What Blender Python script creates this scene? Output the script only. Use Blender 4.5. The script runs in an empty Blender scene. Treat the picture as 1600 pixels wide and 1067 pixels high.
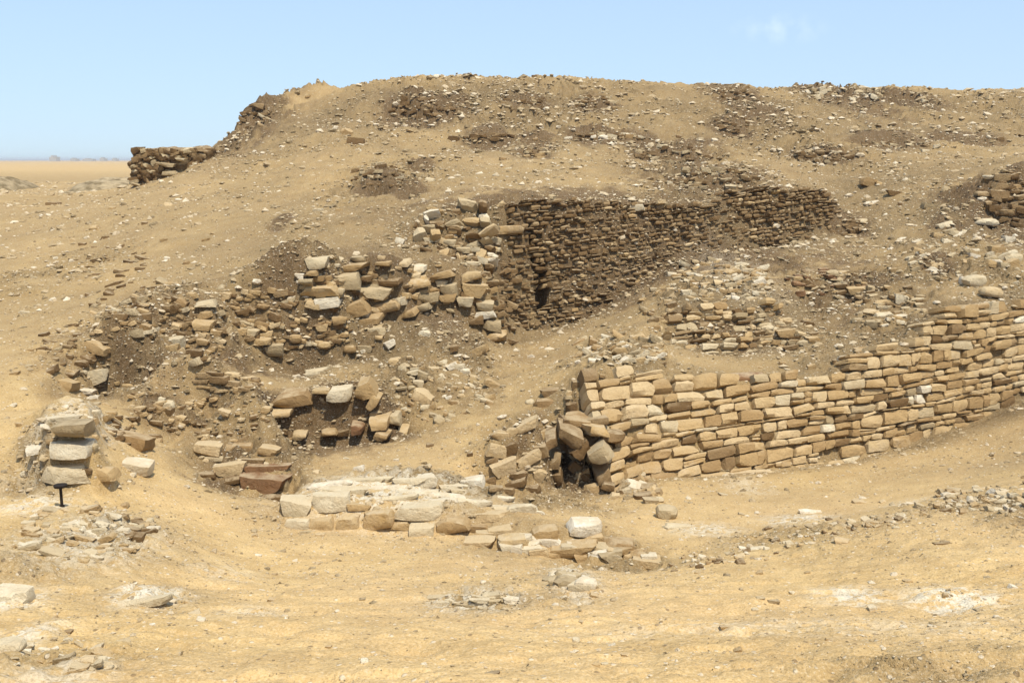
import bpy, math, random
import numpy as np
from mathutils import Vector, Matrix, Euler
from mathutils.geometry import delaunay_2d_cdt
R = math.radians
random.seed(7); rng = np.random.default_rng(11)
scene = bpy.context.scene
C = scene.collection

# ------------------------------------------------------------------ camera
EYE = 6.0                       # height of the eye above the scene datum
F = 1570.0; PITCH = math.atan(283/1570.0)
cam_d = bpy.data.cameras.new('camera'); cam = bpy.data.objects.new('camera', cam_d); C.objects.link(cam)
cam_d.sensor_width = 36; cam_d.lens = 36*F/1600; cam_d.clip_start = .05; cam_d.clip_end = 12000
cam.location = (0, 0, EYE); cam.rotation_euler = (math.pi/2-PITCH, 0, 0)
scene.camera = cam
# ------------------------------------------------------------------ sky and sun
SUN = Vector((0.22, -0.43, 1.0)).normalized()
w = bpy.data.worlds.new("World"); scene.world = w; w.use_nodes = True
nt = w.node_tree; nt.nodes.clear()
sky = nt.nodes.new('ShaderNodeTexSky'); sky.sky_type = 'NISHITA'; sky.sun_disc = False
sky.sun_elevation = math.asin(SUN.z); sky.sun_rotation = math.atan2(SUN.x, SUN.y)
sky.air_density = 1.15; sky.dust_density = 1.6; sky.ozone_density = 4.2; sky.altitude = 50
bg = nt.nodes.new('ShaderNodeBackground'); bg.inputs[1].default_value = 0.15
wo = nt.nodes.new('ShaderNodeOutputWorld')
# one faint wisp of cloud high on the right
tc = nt.nodes.new('ShaderNodeTexCoord')
def cam_dir(px, py):
    v = Vector(((px-800)/F, 1, 0)) ; up = -(py-533.5)/F
    d = Vector(((px-800)/F, math.cos(PITCH)+up*math.sin(PITCH), -math.sin(PITCH)+up*math.cos(PITCH)))
    return d.normalized()
cd = cam_dir(1218, 46)
sub = nt.nodes.new('ShaderNodeVectorMath'); sub.operation = 'SUBTRACT'; sub.inputs[1].default_value = cd
scl = nt.nodes.new('ShaderNodeVectorMath'); scl.operation = 'MULTIPLY'; scl.inputs[1].default_value = (26, 26, 75)
ln = nt.nodes.new('ShaderNodeVectorMath'); ln.operation = 'LENGTH'
mr = nt.nodes.new('ShaderNodeMapRange'); mr.inputs[1].default_value = 1.25; mr.inputs[2].default_value = 0.1
nz = nt.nodes.new('ShaderNodeTexNoise'); nz.inputs['Scale'].default_value = 55; nz.inputs['Detail'].default_value = 6
mr2 = nt.nodes.new('ShaderNodeMapRange'); mr2.inputs[1].default_value = .45; mr2.inputs[2].default_value = .72
mu = nt.nodes.new('ShaderNodeMath'); mu.operation = 'MULTIPLY'
mu2 = nt.nodes.new('ShaderNodeMath'); mu2.operation = 'MULTIPLY'; mu2.inputs[1].default_value = .18
mx = nt.nodes.new('ShaderNodeMix'); mx.data_type = 'RGBA'; mx.inputs[7].default_value = (7, 7.2, 7.4, 1)
L = nt.links.new
vm = nt.nodes.new('ShaderNodeVectorMath'); vm.operation = 'MULTIPLY_ADD'; vm.inputs[1].default_value = (1, 1, .8); vm.inputs[2].default_value = (0, 0, .07)
L(tc.outputs['Generated'], vm.inputs[0]); L(vm.outputs[0], sky.inputs[0])
L(tc.outputs['Generated'], sub.inputs[0]); L(sub.outputs[0], scl.inputs[0]); L(scl.outputs[0], ln.inputs[0])
L(ln.outputs['Value'], mr.inputs[0]); L(tc.outputs['Generated'], nz.inputs['Vector']); L(nz.outputs[0], mr2.inputs[0])
L(mr.outputs[0], mu.inputs[0]); L(mr2.outputs[0], mu.inputs[1]); L(mu.outputs[0], mu2.inputs[0])
L(mu2.outputs[0], mx.inputs[0]); veil = nt.nodes.new('ShaderNodeMix'); veil.data_type = 'RGBA'; veil.inputs[0].default_value = .45; veil.inputs[7].default_value = (2.75, 3.45, 4.4, 1)   # dusty veil over the whole sky
L(sky.outputs[0], veil.inputs[6]); L(veil.outputs[2], mx.inputs[6]); L(mx.outputs[2], bg.inputs[0]); L(bg.outputs[0], wo.inputs[0])
sd = bpy.data.lights.new('sun', 'SUN'); sd.energy = 3.6; sd.angle = R(.8); sd.color = (1.0, .94, .82)
so = bpy.data.objects.new('sun', sd); C.objects.link(so); so.rotation_euler = SUN.to_track_quat('Z', 'Y').to_euler()
so.location = (20, -20, 60)
scene.view_settings.view_transform = 'Standard'; scene.view_settings.look = 'None'
scene.view_settings.exposure = 0.52; scene.view_settings.gamma = 1; scene.view_settings.use_curve_mapping = False
scene.render.engine = 'CYCLES'

# ------------------------------------------------------------------ helpers
def P(px, py, Y):               # survey point: bearing and dip as seen from the eye, at distance Y
    up = -(py-533.5)/F
    d = ((px-800)/F, math.cos(PITCH)+up*math.sin(PITCH), -math.sin(PITCH)+up*math.cos(PITCH))
    k = Y/d[1]
    return (d[0]*k, Y, EYE+d[2]*k)
def W(x, y, z): return (x, y, EYE+z)

def vnoise(x, y, seed):         # smooth lattice noise, vectorised
    xi = np.floor(x).astype(np.int64); yi = np.floor(y).astype(np.int64)
    xf = x-xi; yf = y-yi
    def h(a, b):
        n = (a*374761393 + b*668265263 + seed*982451653) & 0xffffffff
        n = ((n ^ (n >> 13))*1274126177) & 0xffffffff
        n = (n ^ (n >> 16)) & 0xffffffff
        return n/4294967295.0
    u = xf*xf*xf*(xf*(xf*6-15)+10); v = yf*yf*yf*(yf*(yf*6-15)+10)
    return (h(xi, yi)*(1-u)+h(xi+1, yi)*u)*(1-v)+(h(xi, yi+1)*(1-u)+h(xi+1, yi+1)*u)*v
def fbm(x, y, seed, octv=4, gain=.5):
    s = 0; a = 1; t = 0
    for o in range(octv):
        s = s+a*(vnoise(x*2**o+o*17.3, y*2**o-o*9.1, seed+o)-.5); t += a; a *= gain
    return s/t*2
def blur(A, k):
    for ax in (0, 1):
        for _ in range(2):
            pad = [(0, 0), (0, 0)]; pad[ax] = (k+1, k)
            B = np.pad(A, pad, mode='edge'); c = np.cumsum(B, axis=ax)
            n = A.shape[ax]
            hi = np.take(c, np.arange(2*k+1, 2*k+1+n), axis=ax); lo = np.take(c, np.arange(0, n), axis=ax)
            A = (hi-lo)/(2*k+1)
    return A

# ------------------------------------------------------------------ survey of the ground: breaklines and spot heights
LINES = []; SPOTS = []; WALLSEG = []
def line(pts, wall=False):
    LINES.append(pts)
    if wall:
        for a, b in zip(pts, pts[1:]): WALLSEG.append((a[0], a[1], b[0], b[1]))
def spots(*p): SPOTS.extend(p)

# retaining wall on the right
RB = [P(950,768,10.3), P(1000,748,10.8), P(1100,742,11.15), P(1200,735,11.5), P(1300,722,11.95), P(1400,700,12.4), P(1500,668,13.0), P(1600,622,13.8), P(1760,560,14.8)]
RT = [P(905,590,11.3), P(940,572,11.45), P(1000,585,11.6), P(1050,598,11.7), P(1180,592,12.0), P(1280,588,12.3), P(1335,556,12.6), P(1420,536,12.9), P(1445,500,13.15), P(1490,482,13.4), P(1600,468,14.2), P(1760,445,15.2)]
line(RB, 1); line(RT, 1)
line([RB[0], P(905,700,10.9), RT[0]], 1)
# front of the upper dark wall
DB = [P(796,548,16.5), P(850,537,16.8), P(905,520,17.1), P(960,482,17.6), P(1030,432,18.4), P(1100,405,19.0), P(1200,398,19.8), P(1260,376,20.5), P(1312,345,21.3)]
DT = [P(790,314,17.2), P(900,312,17.9), P(1000,318,18.6), P(1112,322,19.35), P(1130,300,19.7), P(1200,291,20.3), P(1290,296,21.2), P(1318,335,21.6)]
line(DB, 1); line(DT, 1)
# its ruined left shoulder and the terrace below
DL = [P(640,385,16.6), P(690,402,16.6), P(750,424,16.45), P(776,438,16.35)]
DLT = [P(640,342,17.2), P(700,330,17.25), DT[0]]
line(DL, 1); line(DLT, 1); line([DL[-1], DB[0]], 1)
# ledge of stones left of it
LB = [P(380,552,13.2), P(500,546,13.6), P(560,506,14.4), P(640,488,15.0), P(705,476,15.5), P(738,500,15.6), P(790,542,15.7)]
LT = [P(385,500,13.6), P(478,412,14.25), P(560,424,14.75), P(640,432,15.25), P(700,424,15.7), P(760,432,15.85)]
line(LB, 1); line(LT, 1); line([LT[-1], P(784,470,15.9), LB[-1]], 1)
# recess in the pit
CB = [P(435,682,11.2), P(520,690,11.25), P(610,684,11.3), P(640,668,11.5)]
CT = [P(418,618,11.35), P(500,612,11.4), P(570,604,11.42), P(625,640,11.65)]
line(CB, 1); line(CT, 1)
# ruined mass on the left and its broken edge
ME = [P(396,606,10.9), P(425,655,10.5), P(446,715,9.95), P(452,724,9.8)]
line(ME, 1)
line([P(404,612,11.7), P(440,690,11.0), P(462,718,10.4), P(458,786,9.5)], 1)
MB_ = [P(285,706,9.9), P(330,745,9.6), P(380,772,9.35), P(448,786,9.3)]
MT_ = [P(290,688,10.1), P(350,690,10.05), P(446,715,9.95)]
line(MB_, 1); line(MT_, 1)
# low wall stubs on the sand
L1B = [P(440,815,8.35), P(470,828,8.25), P(600,832,8.25), P(700,836,8.2), P(770,836,8.2)]
L1T = [P(444,782,8.5), P(500,774,8.5), P(600,790,8.4), P(700,794,8.35), P(770,810,8.3), P(830,796,8.55)]
line(L1B, 1); line(L1T, 1)
line([P(482,752,9.15), P(600,742,9.35), P(700,748,9.3), P(770,768,9.0)], 1)
spots(P(560,720,10.2), P(470,738,9.7), P(700,726,10.1))
L2B = [P(725,858,7.85), P(800,868,7.8), P(900,876,7.75), P(980,886,7.55), P(1036,896,7.35)]
L2T = [P(740,838,8.1), P(830,822,8.15), P(940,816,8.2), P(990,848,7.9), P(1040,878,7.6)]
line(L2B, 1); line(L2T, 1)
line([P(850,806,8.75), P(950,806,8.7), P(1010,838,8.3)])
# left pier
PB = [P(55,768,7.62), P(140,766,7.62), P(152,700,8.4), P(158,625,9.4)]
PT = [P(72,668,7.72), P(138,668,7.72), P(146,645,8.4), P(148,618,9.0)]
line(PB, 1); line(PT, 1); line([PT[0], P(66,650,8.3), P(100,612,9.0)], 1)
spots(P(20,705,8.2), P(30,660,9.0), P(40,770,7.5))
# collapsed corner beside the retaining wall
KB = [P(756,768,10.1), P(800,775,10.0), P(850,768,10.15)]
KT = [P(764,690,10.28), P(790,664,10.36), P(850,654,10.42)]
line(KB, 1); line(KT, 1)
line([P(850,768,10.15), P(866,720,10.5), KT[-1]], 1)
line([P(866,774,10.45), P(905,770,11.0), P(948,774,10.35)], 1)      # hollow
line([P(874,700,11.25), P(912,700,11.3), P(925,700,11.2)], 1)
# foreground
for Y, z in ((-40, -1.2), (-6, -1.45), (0, -1.62), (1.6, -1.66)):
    spots(W(-60, Y, z), W(-12, Y, z), W(-3, Y, z), W(3, Y, z), W(12, Y, z), W(60, Y, z))
spots(*[P(x, 1067, 3.2) for x in (-500, 100, 500, 900, 1300, 2100)])
spots(P(-300,930,5.0), P(0,935,5.0), P(200,960,4.8), P(350,930,5.55), P(480,955,5.0), P(640,950,5.3), P(800,925,5.85), P(900,895,6.4), P(850,960,5.0))
spots(P(1060,888,6.75), P(1150,868,6.95), P(1300,830,7.3), P(1430,798,7.6), P(1600,756,8.0), P(1900,690,8.8), P(1600,900,5.6), P(1350,940,5.15), P(1100,960,4.9), P(1900,930,5.3), P(1980,800,7))
spots(P(1450,770,9.5), P(1300,800,9.0), P(1160,840,8.1), P(1600,712,11.0), P(1850,640,12), P(1100,790,9.5), P(1300,760,10.6), P(1200,850,7.6), P(1420,796,8.6), P(1600,740,9.4))
spots(P(0,800,7.0), P(100,790,7.2), P(200,800,6.95), P(245,840,6.5), P(0,870,5.8), P(150,870,5.85), P(250,880,6.2), P(-300,800,7))
spots(P(250,778,8.0), P(350,786,8.3), P(435,798,8.55), P(300,745,9.3), P(200,770,7.9), P(300,830,7.6), P(400,870,7.2), P(560,862,7.6), P(700,890,7.0), P(850,890,7.2), P(1000,905,7.0), P(600,900,6.6), P(350,890,6.6))
spots(P(900,795,9.6), P(820,790,9.6), P(1000,790,9.7), P(1060,800,9.4))
# left slope
spots(P(0,620,10.3), P(0,500,14), P(0,400,19.5), P(0,335,25), P(0,303,33), P(-400,620,10.3), P(-400,500,14), P(-400,400,19.5), P(-400,320,26), P(70,560,11.3), P(100,500,13.5), P(100,400,18.5), P(100,330,24.5), P(200,305,28), P(60,640,9.3),
      P(60,540,12), P(200,480,13.3), P(280,448,14.2), P(160,585,11), P(300,555,11.8), P(200,640,10.1), P(200,710,8.8), P(300,640,10.9), P(300,690,10.15), P(220,660,9.8), P(350,560,12.4), P(360,520,13.2), P(300,500,13.3), P(250,740,8.9), P(180,760,8.0))
# pit floor and rubble slope
spots(P(620,692,10.9), P(700,700,10.6), P(700,640,11.9), P(740,690,10.9), P(520,706,10.9), P(700,600,12.6), P(640,610,12.3), P(700,540,14.0), P(640,530,13.9), P(780,620,12.4), P(830,612,12.1), P(860,645,11.4), P(880,570,13), P(760,580,13.6), P(850,565,14.9), P(790,565,15.3), P(450,580,12.4), P(550,570,12.8), P(500,556,13.3))
# terrace behind the retaining wall
spots(P(960,532,12.8), P(1030,556,12.6), P(1120,575,12.8), P(1220,565,13.2), P(1300,548,13.6), P(950,510,15), P(1000,470,15.8))
IB = [P(1030,528,13.75), P(1060,545,13.8), P(1110,556,13.85), P(1170,552,14.05), P(1226,512,14.6)]
IT = [P(1022,500,14.0), P(1060,486,14.2), P(1120,480,14.35), P(1180,474,14.55), P(1224,480,14.8)]
line(IB, 1); line(IT, 1)
spots(P(1130,404,16.3), P(1060,436,15.7), P(1200,432,16.2), P(1280,485,15.2), P(1300,430,17), P(1360,415,17.6), P(1350,470,15.6), P(1430,460,15.5), P(1250,400,18.8), P(1500,440,15.9), P(1500,400,17.5), P(1600,400,17.4), P(1400,400,18), P(1400,350,20), P(1340,360,20.8), P(1800,380,18), P(1600,440,15.6))
# outcrop with hollow at the right edge
OB = [P(1520,350,19.2), P(1560,360,19.4), P(1640,366,19.2), P(1760,360,19)]
OT = [P(1532,312,19.9), P(1552,276,20.2), P(1600,250,20.5), P(1760,235,20.5)]
line(OB, 1); line(OT, 1)
# slopes up to the hill
spots(P(400,420,15.6), P(500,395,15.6), P(500,350,17.5), P(600,400,16.0), P(600,360,17.2), P(350,400,16), P(350,350,18.5), P(350,300,22), P(250,300,25), P(250,350,19.5), P(500,300,21), P(500,250,25), P(700,300,19.8), P(700,260,23), P(900,290,20.6), P(900,245,25), P(1030,300,21), P(1150,282,22.2), P(1220,268,23), P(1300,300,23), P(1400,300,22.5), P(1330,262,25), P(1500,300,22.5), P(1450,250,26), P(1600,225,27), P(1550,240,24),
      P(600,225,27), P(330,272,26.5), P(400,250,27))
line([P(680,240,25.9), P(1000,246,26.0), P(1300,250,26.4), P(1620,240,27)])
line([P(700,200,29.2), P(1000,202,29.6), P(1300,204,30), P(1620,198,31)])
line([P(680,216,28), P(1000,219,28.4), P(1300,222,29), P(1620,214,30)])
line([P(680,228,26.6), P(1000,234,26.8), P(1300,236,27.4), P(1620,226,28)])
# crest
CR = [P(318,246,30.5), P(340,232,31), P(372,206,31.6), P(384,180,32.2), P(410,160,32.8), P(440,146,33.3), P(500,130,34), P(560,107,34.6), P(620,101,35), P(720,107,35.6), P(800,107,36), P(900,117,36.5), P(1000,120,37), P(1100,127,37.5), P(1200,134,38), P(1300,137,38.5), P(1400,138,39), P(1600,133,40), P(1900,135,41)]
line(CR)
for a_, b_ in zip(CR[:6], CR[1:7]): WALLSEG.append((a_[0], a_[1], b_[0], b_[1]))
spots(P(318,232,28.0), P(340,229,29.0), P(300,262,27.2), P(310,290,26.2))
spots(P(450,200,29.5), P(600,175,31), P(800,170,31.8), P(1000,175,32), P(1200,180,32.5), P(1400,185,33), P(1600,180,33.5), P(1900,180,34), P(2300,240,30), P(2300,140,42))
spots(W(-8.2,36,.6), W(-7.5,42,.6), W(-4,44,2.2), W(0,45,2.6), W(8,46,2.4), W(22,48,2.3), W(60,50,2.2), W(-10.6,33,-.75), W(-10.8,38,-.95), W(-9.5,46,-.95), W(-4,56,.4), W(8,60,.4), W(25,64,.4), W(60,70,.4),
      W(0,75,-1), W(30,85,-1), W(80,95,-1), W(-10,60,-1), W(-13,31,-.95), W(-16,36,-1), W(-30,30,-1.05), W(-30,45,-1), W(-60,30,-1), W(-80,90,-1), W(-20,90,-1), W(-16,28,-1.0), W(-60,14,-2.1), W(-60,5,-2), W(60,20,-1), W(60,10,-2))
for x in (-9000, 9000):
    for y in (-9000, 9000): spots(W(x, y, -1))
spots(W(0, 9000, -1), W(-400, 400, -1), W(400, 400, -1), W(0, 400, -1), W(-300, -300, -1), W(300, -300, -1))

# ------------------------------------------------------------------ triangulate and sample on a graded grid
pts = []; edges = []
for ln_ in LINES:
    i0 = len(pts); pts += ln_; edges += [(i0+i, i0+i+1) for i in range(len(ln_)-1)]
pts += SPOTS
v2 = [Vector((p[0], p[1])) for p in pts]
ov, oe, of, orig_v, _, _ = delaunay_2d_cdt(v2, edges, [], 0, 1e-4)
zs = []
src = np.array(pts)
for i, v in enumerate(ov):
    if orig_v[i]: zs.append(float(np.mean([pts[j][2] for j in orig_v[i]])))
    else:
        d = np.hypot(src[:, 0]-v.x, src[:, 1]-v.y)+1e-6; k = np.argsort(d)[:3]; zs.append(float((src[k, 2]/d[k]).sum()/(1/d[k]).sum()))
NC = 780
cd_ = np.linspace(-.56, .56, NC)
g = .56+np.cumsum(.003*1.22**np.arange(52)); cols = np.concatenate([-g[::-1], cd_, g])
rows = np.concatenate([-np.geomspace(400, 1.2, 26), np.linspace(-.8, 2.2, 16), np.geomspace(2.5, 46, 900), 46*1.035**np.arange(1, 150)])
rows = rows[rows < 8500]
GX = cols[None, :]*(np.maximum(rows, 2.5)[:, None]+3); GY = np.repeat(rows[:, None], len(cols), 1)
GZ = np.full(GX.shape, EYE-1.0)
vx = np.array([[v.x, v.y] for v in ov]); vz = np.array(zs)
for f in of:
    for k in range(1, len(f)-1):
        a, b, c = f[0], f[k], f[k+1]
        ya, yb = min(vx[a,1], vx[b,1], vx[c,1]), max(vx[a,1], vx[b,1], vx[c,1])
        r0 = np.searchsorted(rows, ya)-1; r1 = np.searchsorted(rows, yb)+1; r0 = max(r0, 0)
        if r1 <= r0: continue
        X = GX[r0:r1]; Y = GY[r0:r1]
        d = (vx[b,1]-vx[c,1])*(vx[a,0]-vx[c,0])+(vx[c,0]-vx[b,0])*(vx[a,1]-vx[c,1])
        if abs(d) < 1e-9: continue
        l1 = ((vx[b,1]-vx[c,1])*(X-vx[c,0])+(vx[c,0]-vx[b,0])*(Y-vx[c,1]))/d
        l2 = ((vx[c,1]-vx[a,1])*(X-vx[c,0])+(vx[a,0]-vx[c,0])*(Y-vx[c,1]))/d
        m = (l1 >= -1e-7) & (l2 >= -1e-7) & (l1+l2 <= 1+1e-7)
        GZ[r0:r1][m] = (l1*vz[a]+l2*vz[b]+(1-l1-l2)*vz[c])[m]
def seg_dist(segs, X, Y):
    D = np.full(X.shape, 1e9)
    for ax, ay, bx, by in segs:
        dx, dy = bx-ax, by-ay; t = np.clip(((X-ax)*dx+(Y-ay)*dy)/(dx*dx+dy*dy+1e-9), 0, 1)
        np.minimum(D, (X-ax-t*dx)**2+(Y-ay-t*dy)**2, out=D)
    return np.sqrt(D)
MASEG = []
for pl in (RB, RT, DB, DT, IB, IT):
    for a, b in zip(pl, pl[1:]): MASEG.append((a[0], a[1], b[0], b[1]))
dense = (rows > 2.4) & (rows < 46.1)
WD = np.full(GX.shape, 9.0); WD[dense] = seg_dist(WALLSEG, GX[dense], GY[dense])
b1 = blur(GZ, 2); b2 = blur(GZ, 16)
m = np.clip((WD-.15)/.6, 0, 1); GZ = b1*(1-m)+b2*m

hp = P(852, 466, 16.95); hz_ = hp[2]     # the hole knocked through the dark wall
ang = math.atan2(DB[2][1]-DB[0][1], DB[2][0]-DB[0][0])
ux = (GX-hp[0])*math.cos(ang)+(GY-hp[1])*math.sin(ang); uy = -(GX-hp[0])*math.sin(ang)+(GY-hp[1])*math.cos(ang)
nm = (np.abs(ux) < .13) & (uy > -.6) & (uy < .5)
GZ[nm] = np.minimum(GZ[nm], hz_-.28)

def zg(x, y):                   # bilinear sample of the ground
    r = np.interp(y, rows, np.arange(len(rows))); c = np.interp(x/(max(y, 2.5)+3), cols, np.arange(len(cols)))
    r0 = min(int(r), len(rows)-2); c0 = min(int(c), len(cols)-2); fr = r-r0; fc = c-c0
    return float((GZ[r0, c0]*(1-fc)+GZ[r0, c0+1]*fc)*(1-fr)+(GZ[r0+1, c0]*(1-fc)+GZ[r0+1, c0+1]*fc)*fr)
def hit(px, py):                # where a line of sight first meets the ground
    d = P(px, py, 1.0); dx, dz = d[0], d[2]-EYE
    y = 2.6; prev = y
    while y < 300:
        if EYE+dz*y < zg(dx*y, y):
            lo, hi = prev, y
            for _ in range(12):
                mid = (lo+hi)/2
                if EYE+dz*mid < zg(dx*mid, mid): hi = mid
                else: lo = mid
            y = (lo+hi)/2
            return Vector((dx*y, y, EYE+dz*y))
        prev = y; y *= 1.006
    return Vector((dx*300, 300, zg(dx*300, 300)))

# small scarps where courses of stone crop out of the slope: (px, py, half width px, height m)
SCARPS = [(660,172,52,.55,'dark hollow'), (765,216,32,.36,''), (835,218,28,.32,''), (925,214,40,.3,''), (1000,218,34,.3,''), (1080,220,34,.2,''), (1500,216,50,.22,''), (830,240,24,.26,''), (1048,243,58,.42,''), (1115,283,62,.40,''), (1278,245,48,.3,''), (1142,200,26,.4,''), (1150,148,34,.3,''),
          (592,288,34,.38,''), (655,262,18,.2,''), (928,166,30,.3,''), (820,166,32,.25,''), (1385,226,50,.26,''), (1240,530,42,.2,''), (1295,452,60,.3,''), (1395,470,42,.24,''), (1322,352,28,.3,''), (1375,505,30,.16,''), (1480,352,18,.1,''), (1460,415,26,.16,''),
          (1290,570,30,.16,''), (395,186,20,.35,''), (400,462,44,.42,''), (300,585,60,.36,''), (205,535,55,.45,''), (470,512,60,.42,''), (575,522,50,.32,''), (350,545,50,.3,''), (180,500,40,.34,''), (300,500,40,.34,''), (250,655,40,.28,''), (480,445,40,.3,''), (600,445,50,.3,''), (700,440,40,.3,''), (350,625,60,.25,''), (690,560,40,.18,''), (640,620,30,.15,''), (370,655,50,.16,''), (130,560,36,.2,''), (235,470,50,.2,''), (180,430,40,.14,''), (120,590,14,.1,''), (215,612,20,.15,''), (1400,155,50,.2,''), (1300,145,40,.25,''), (640,300,20,.2,''), (440,350,14,.1,''), (720,160,12,.2,'')]
for px, py, hw, A, _ in SCARPS:
    p = hit(px, py); s = p.y/F; rx = hw*s
    near = (np.abs(rows-p.y) < 2.2)
    X = GX[near]; Y = GY[near]
    wob = fbm(X*2.2, Y*2.2, 31)*.35*min(1, rx)
    d = (Y+wob-p.y)
    GZ[near] += 1.5*A*(np.tanh(d/(.10+.004*p.y))*.5)*np.exp(-((X-p.x)/rx)**4)*np.exp(-np.abs(d)/ (A*2.5+.25))
# masks: rubble, pale crust, brown (earth colour plus painted shade)
def blobs(lst, X, Y):
    M = np.zeros(X.shape)
    for px, py, rx, ry, wt in lst:
        p = hit(px, py); q = hit(px, py-ry); s = p.y/F; RX = rx*s*1.05; RY = max(.28 if wt in (.3, .5) or p.y < 8.6 else .25+.55*min(1, ry/30)*p.y/12, min(abs(q.y-p.y), .14*p.y), RX*.25)
        sel = (np.abs(rows[dense]-p.y) < RY*2.2)
        if not sel.any(): continue
        M[sel] = np.maximum(M[sel], wt*np.exp(-(((X[sel]-p.x)/RX)**2+((Y[sel]-p.y)/RY)**2)**1.5))
    return M
X = GX[dense]; Y = GY[dense]
MD = np.clip(seg_dist(MASEG, X, Y)/.45, .12, 1)
RUB = [(220,480,130,60,.9), (330,520,110,60,.8), (300,620,150,70,.9), (340,700,120,50,.8), (640,600,120,60,.9), (760,560,100,60,.8), (560,500,160,50,.9), (720,360,110,40,1), (1000,430,260,100,.8), (950,550,110,40,1), (1130,450,110,60,1), (1320,450,150,60,1), (1350,520,120,40,.9),
       (1500,420,120,50,.7), (1560,320,70,50,1), (1100,270,120,30,.9), (1280,240,80,20,.8), (1050,240,90,18,.9), (660,170,90,30,.9), (600,280,90,30,.8), (850,180,160,50,.6), (1150,180,120,50,.6), (1330,150,120,20,.8), (400,180,60,40,.9), (1530,785,100,25,1), (1300,830,220,20,.6),
       (140,840,130,60,.9), (200,930,120,40,.5), (850,700,120,80,.9), (950,740,90,40,1), (1560,170,120,30,.4), (260,265,60,30,.8), (1540,400,90,60,.6), (800,130,300,20,.5), (1400,1030,300,60,.5), (100,1030,150,60,.5), (100,420,120,40,.5), (760,935,80,20,.7), (880,910,60,16,.7)]
PALE = [(740,940,75,14,1), (895,905,40,12,1), (1330,928,60,10,1), (1490,932,80,10,1), (20,935,45,20,1), (15,1000,45,30,.8), (235,930,60,18,1), (140,840,100,40,.6), (60,790,60,14,.8), (1100,825,60,8,.7), (1250,805,60,8,.8), (1170,760,40,10,.4), (1440,780,60,6,.8), (600,768,150,26,.9), (380,955,60,10,.5), (120,640,40,20,.6), (1150,420,50,30,.25), (1250,980,400,10,.3), (350,890,60,8,.3), (100,1050,80,10,.5)]
BROWN = [(330,520,130,60,.6), (640,450,120,50,.7), (300,650,160,60,.5), (200,540,90,60,.6), (470,500,100,40,.6), (700,620,100,60,.25), (1000,420,330,110,1), (560,480,230,60,.35), (520,655,110,34,1.3), (870,720,90,50,.7), (1560,320,70,50,1), (1110,270,120,26,.7), (1050,245,80,16,.6), (660,168,60,20,.9), (400,190,60,50,.7), (240,500,140,60,.45), (380,740,80,40,.6), (1320,440,100,40,.55), (720,350,90,30,.5), (1120,520,100,40,.5)]  # brown earth; also shade painted on the left bank and right-edge hollow
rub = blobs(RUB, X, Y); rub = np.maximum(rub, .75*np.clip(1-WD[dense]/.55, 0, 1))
pale = blobs(PALE, X, Y); brown = blobs(BROWN+[(px, py, hw*1.15, max(8, A*46), 1.25) for px, py, hw, A, _ in SCARPS if py < 420], X, Y)  # upper scarps get extra brown, painting shade into their hollows
hill = np.clip((Y-14)/13, 0, 1)*np.clip((X+.36*Y)/3, 0, 1)
fgc = np.clip((8.5-Y)/4, 0, 1)
breakup = np.clip(.75+1.1*fbm(X*1.3, Y*1.3, 5), 0, 1.4)
rub = np.clip(rub*breakup, 0, 1)
slope = np.clip(np.gradient(b2, axis=0)/np.gradient(rows)[:, None], -1, 3)[dense]
bare = np.clip((np.abs(slope)-.04)/.30, .12, 1)
Z = GZ[dense]
dist = Y
Z += fbm(X*.5, Y*.5, 2, 3)*.10*np.clip((WD[dense]-.3)/1, 0, 1)*np.clip((Y-3)/6, .15, 1)
Z += MD*fbm(X*2.0, Y*2.0, 3, 3)*(.02+.09*rub+.07*hill)
Z += fbm(X*.45, Y*.7, 51, 3)*.22*hill
Z += fgc*(fbm(X*4.5, Y*5.5, 81, 4, .6)*.026+np.minimum(0, fbm(X*2.6, Y*3.2, 83, 2)+.25)*.07)
# eroded beds: the debris breaks into low steps
hb = .15+.010*np.clip(Y-12, 0, 30); q_ = Z/hb+fbm(X*1.6, Y*1.6, 61, 4)*2.6; fl = np.floor(q_); fr = q_-fl; st_ = np.clip((fr-.32)/.36, 0, 1); st_ = st_*st_*(3-2*st_)
Z += MD*hb*(st_-fr)*np.clip(rub*1.25-.15+.25*hill, 0, 1)
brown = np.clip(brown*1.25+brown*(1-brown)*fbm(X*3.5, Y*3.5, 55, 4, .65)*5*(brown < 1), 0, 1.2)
r1_ = 1-np.abs(fbm(X*5.5, Y*5.5, 8, 4, .55))*2.2
Z += MD*(r1_-.6)*(.004+.035*rub+.02*hill)
Z += MD*fbm(X*14, Y*14, 4, 3, .6)*(.006+.026*rub+.012*hill+.008*pale)
# thin eroded beds and wind ripples in the foreground crust
bed = fbm(X*1.1+fbm(X*.6, Y*.6, 14)*.8, Y*4.2, 9, 4, .55)
Z += fgc*(np.tanh(bed*6)*.013+np.abs(bed)*-.008)
Z += pale*np.clip(fbm(X*3, Y*5, 12)*2+.3, 0, 1)*.04
GZ[dense] = Z

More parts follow.
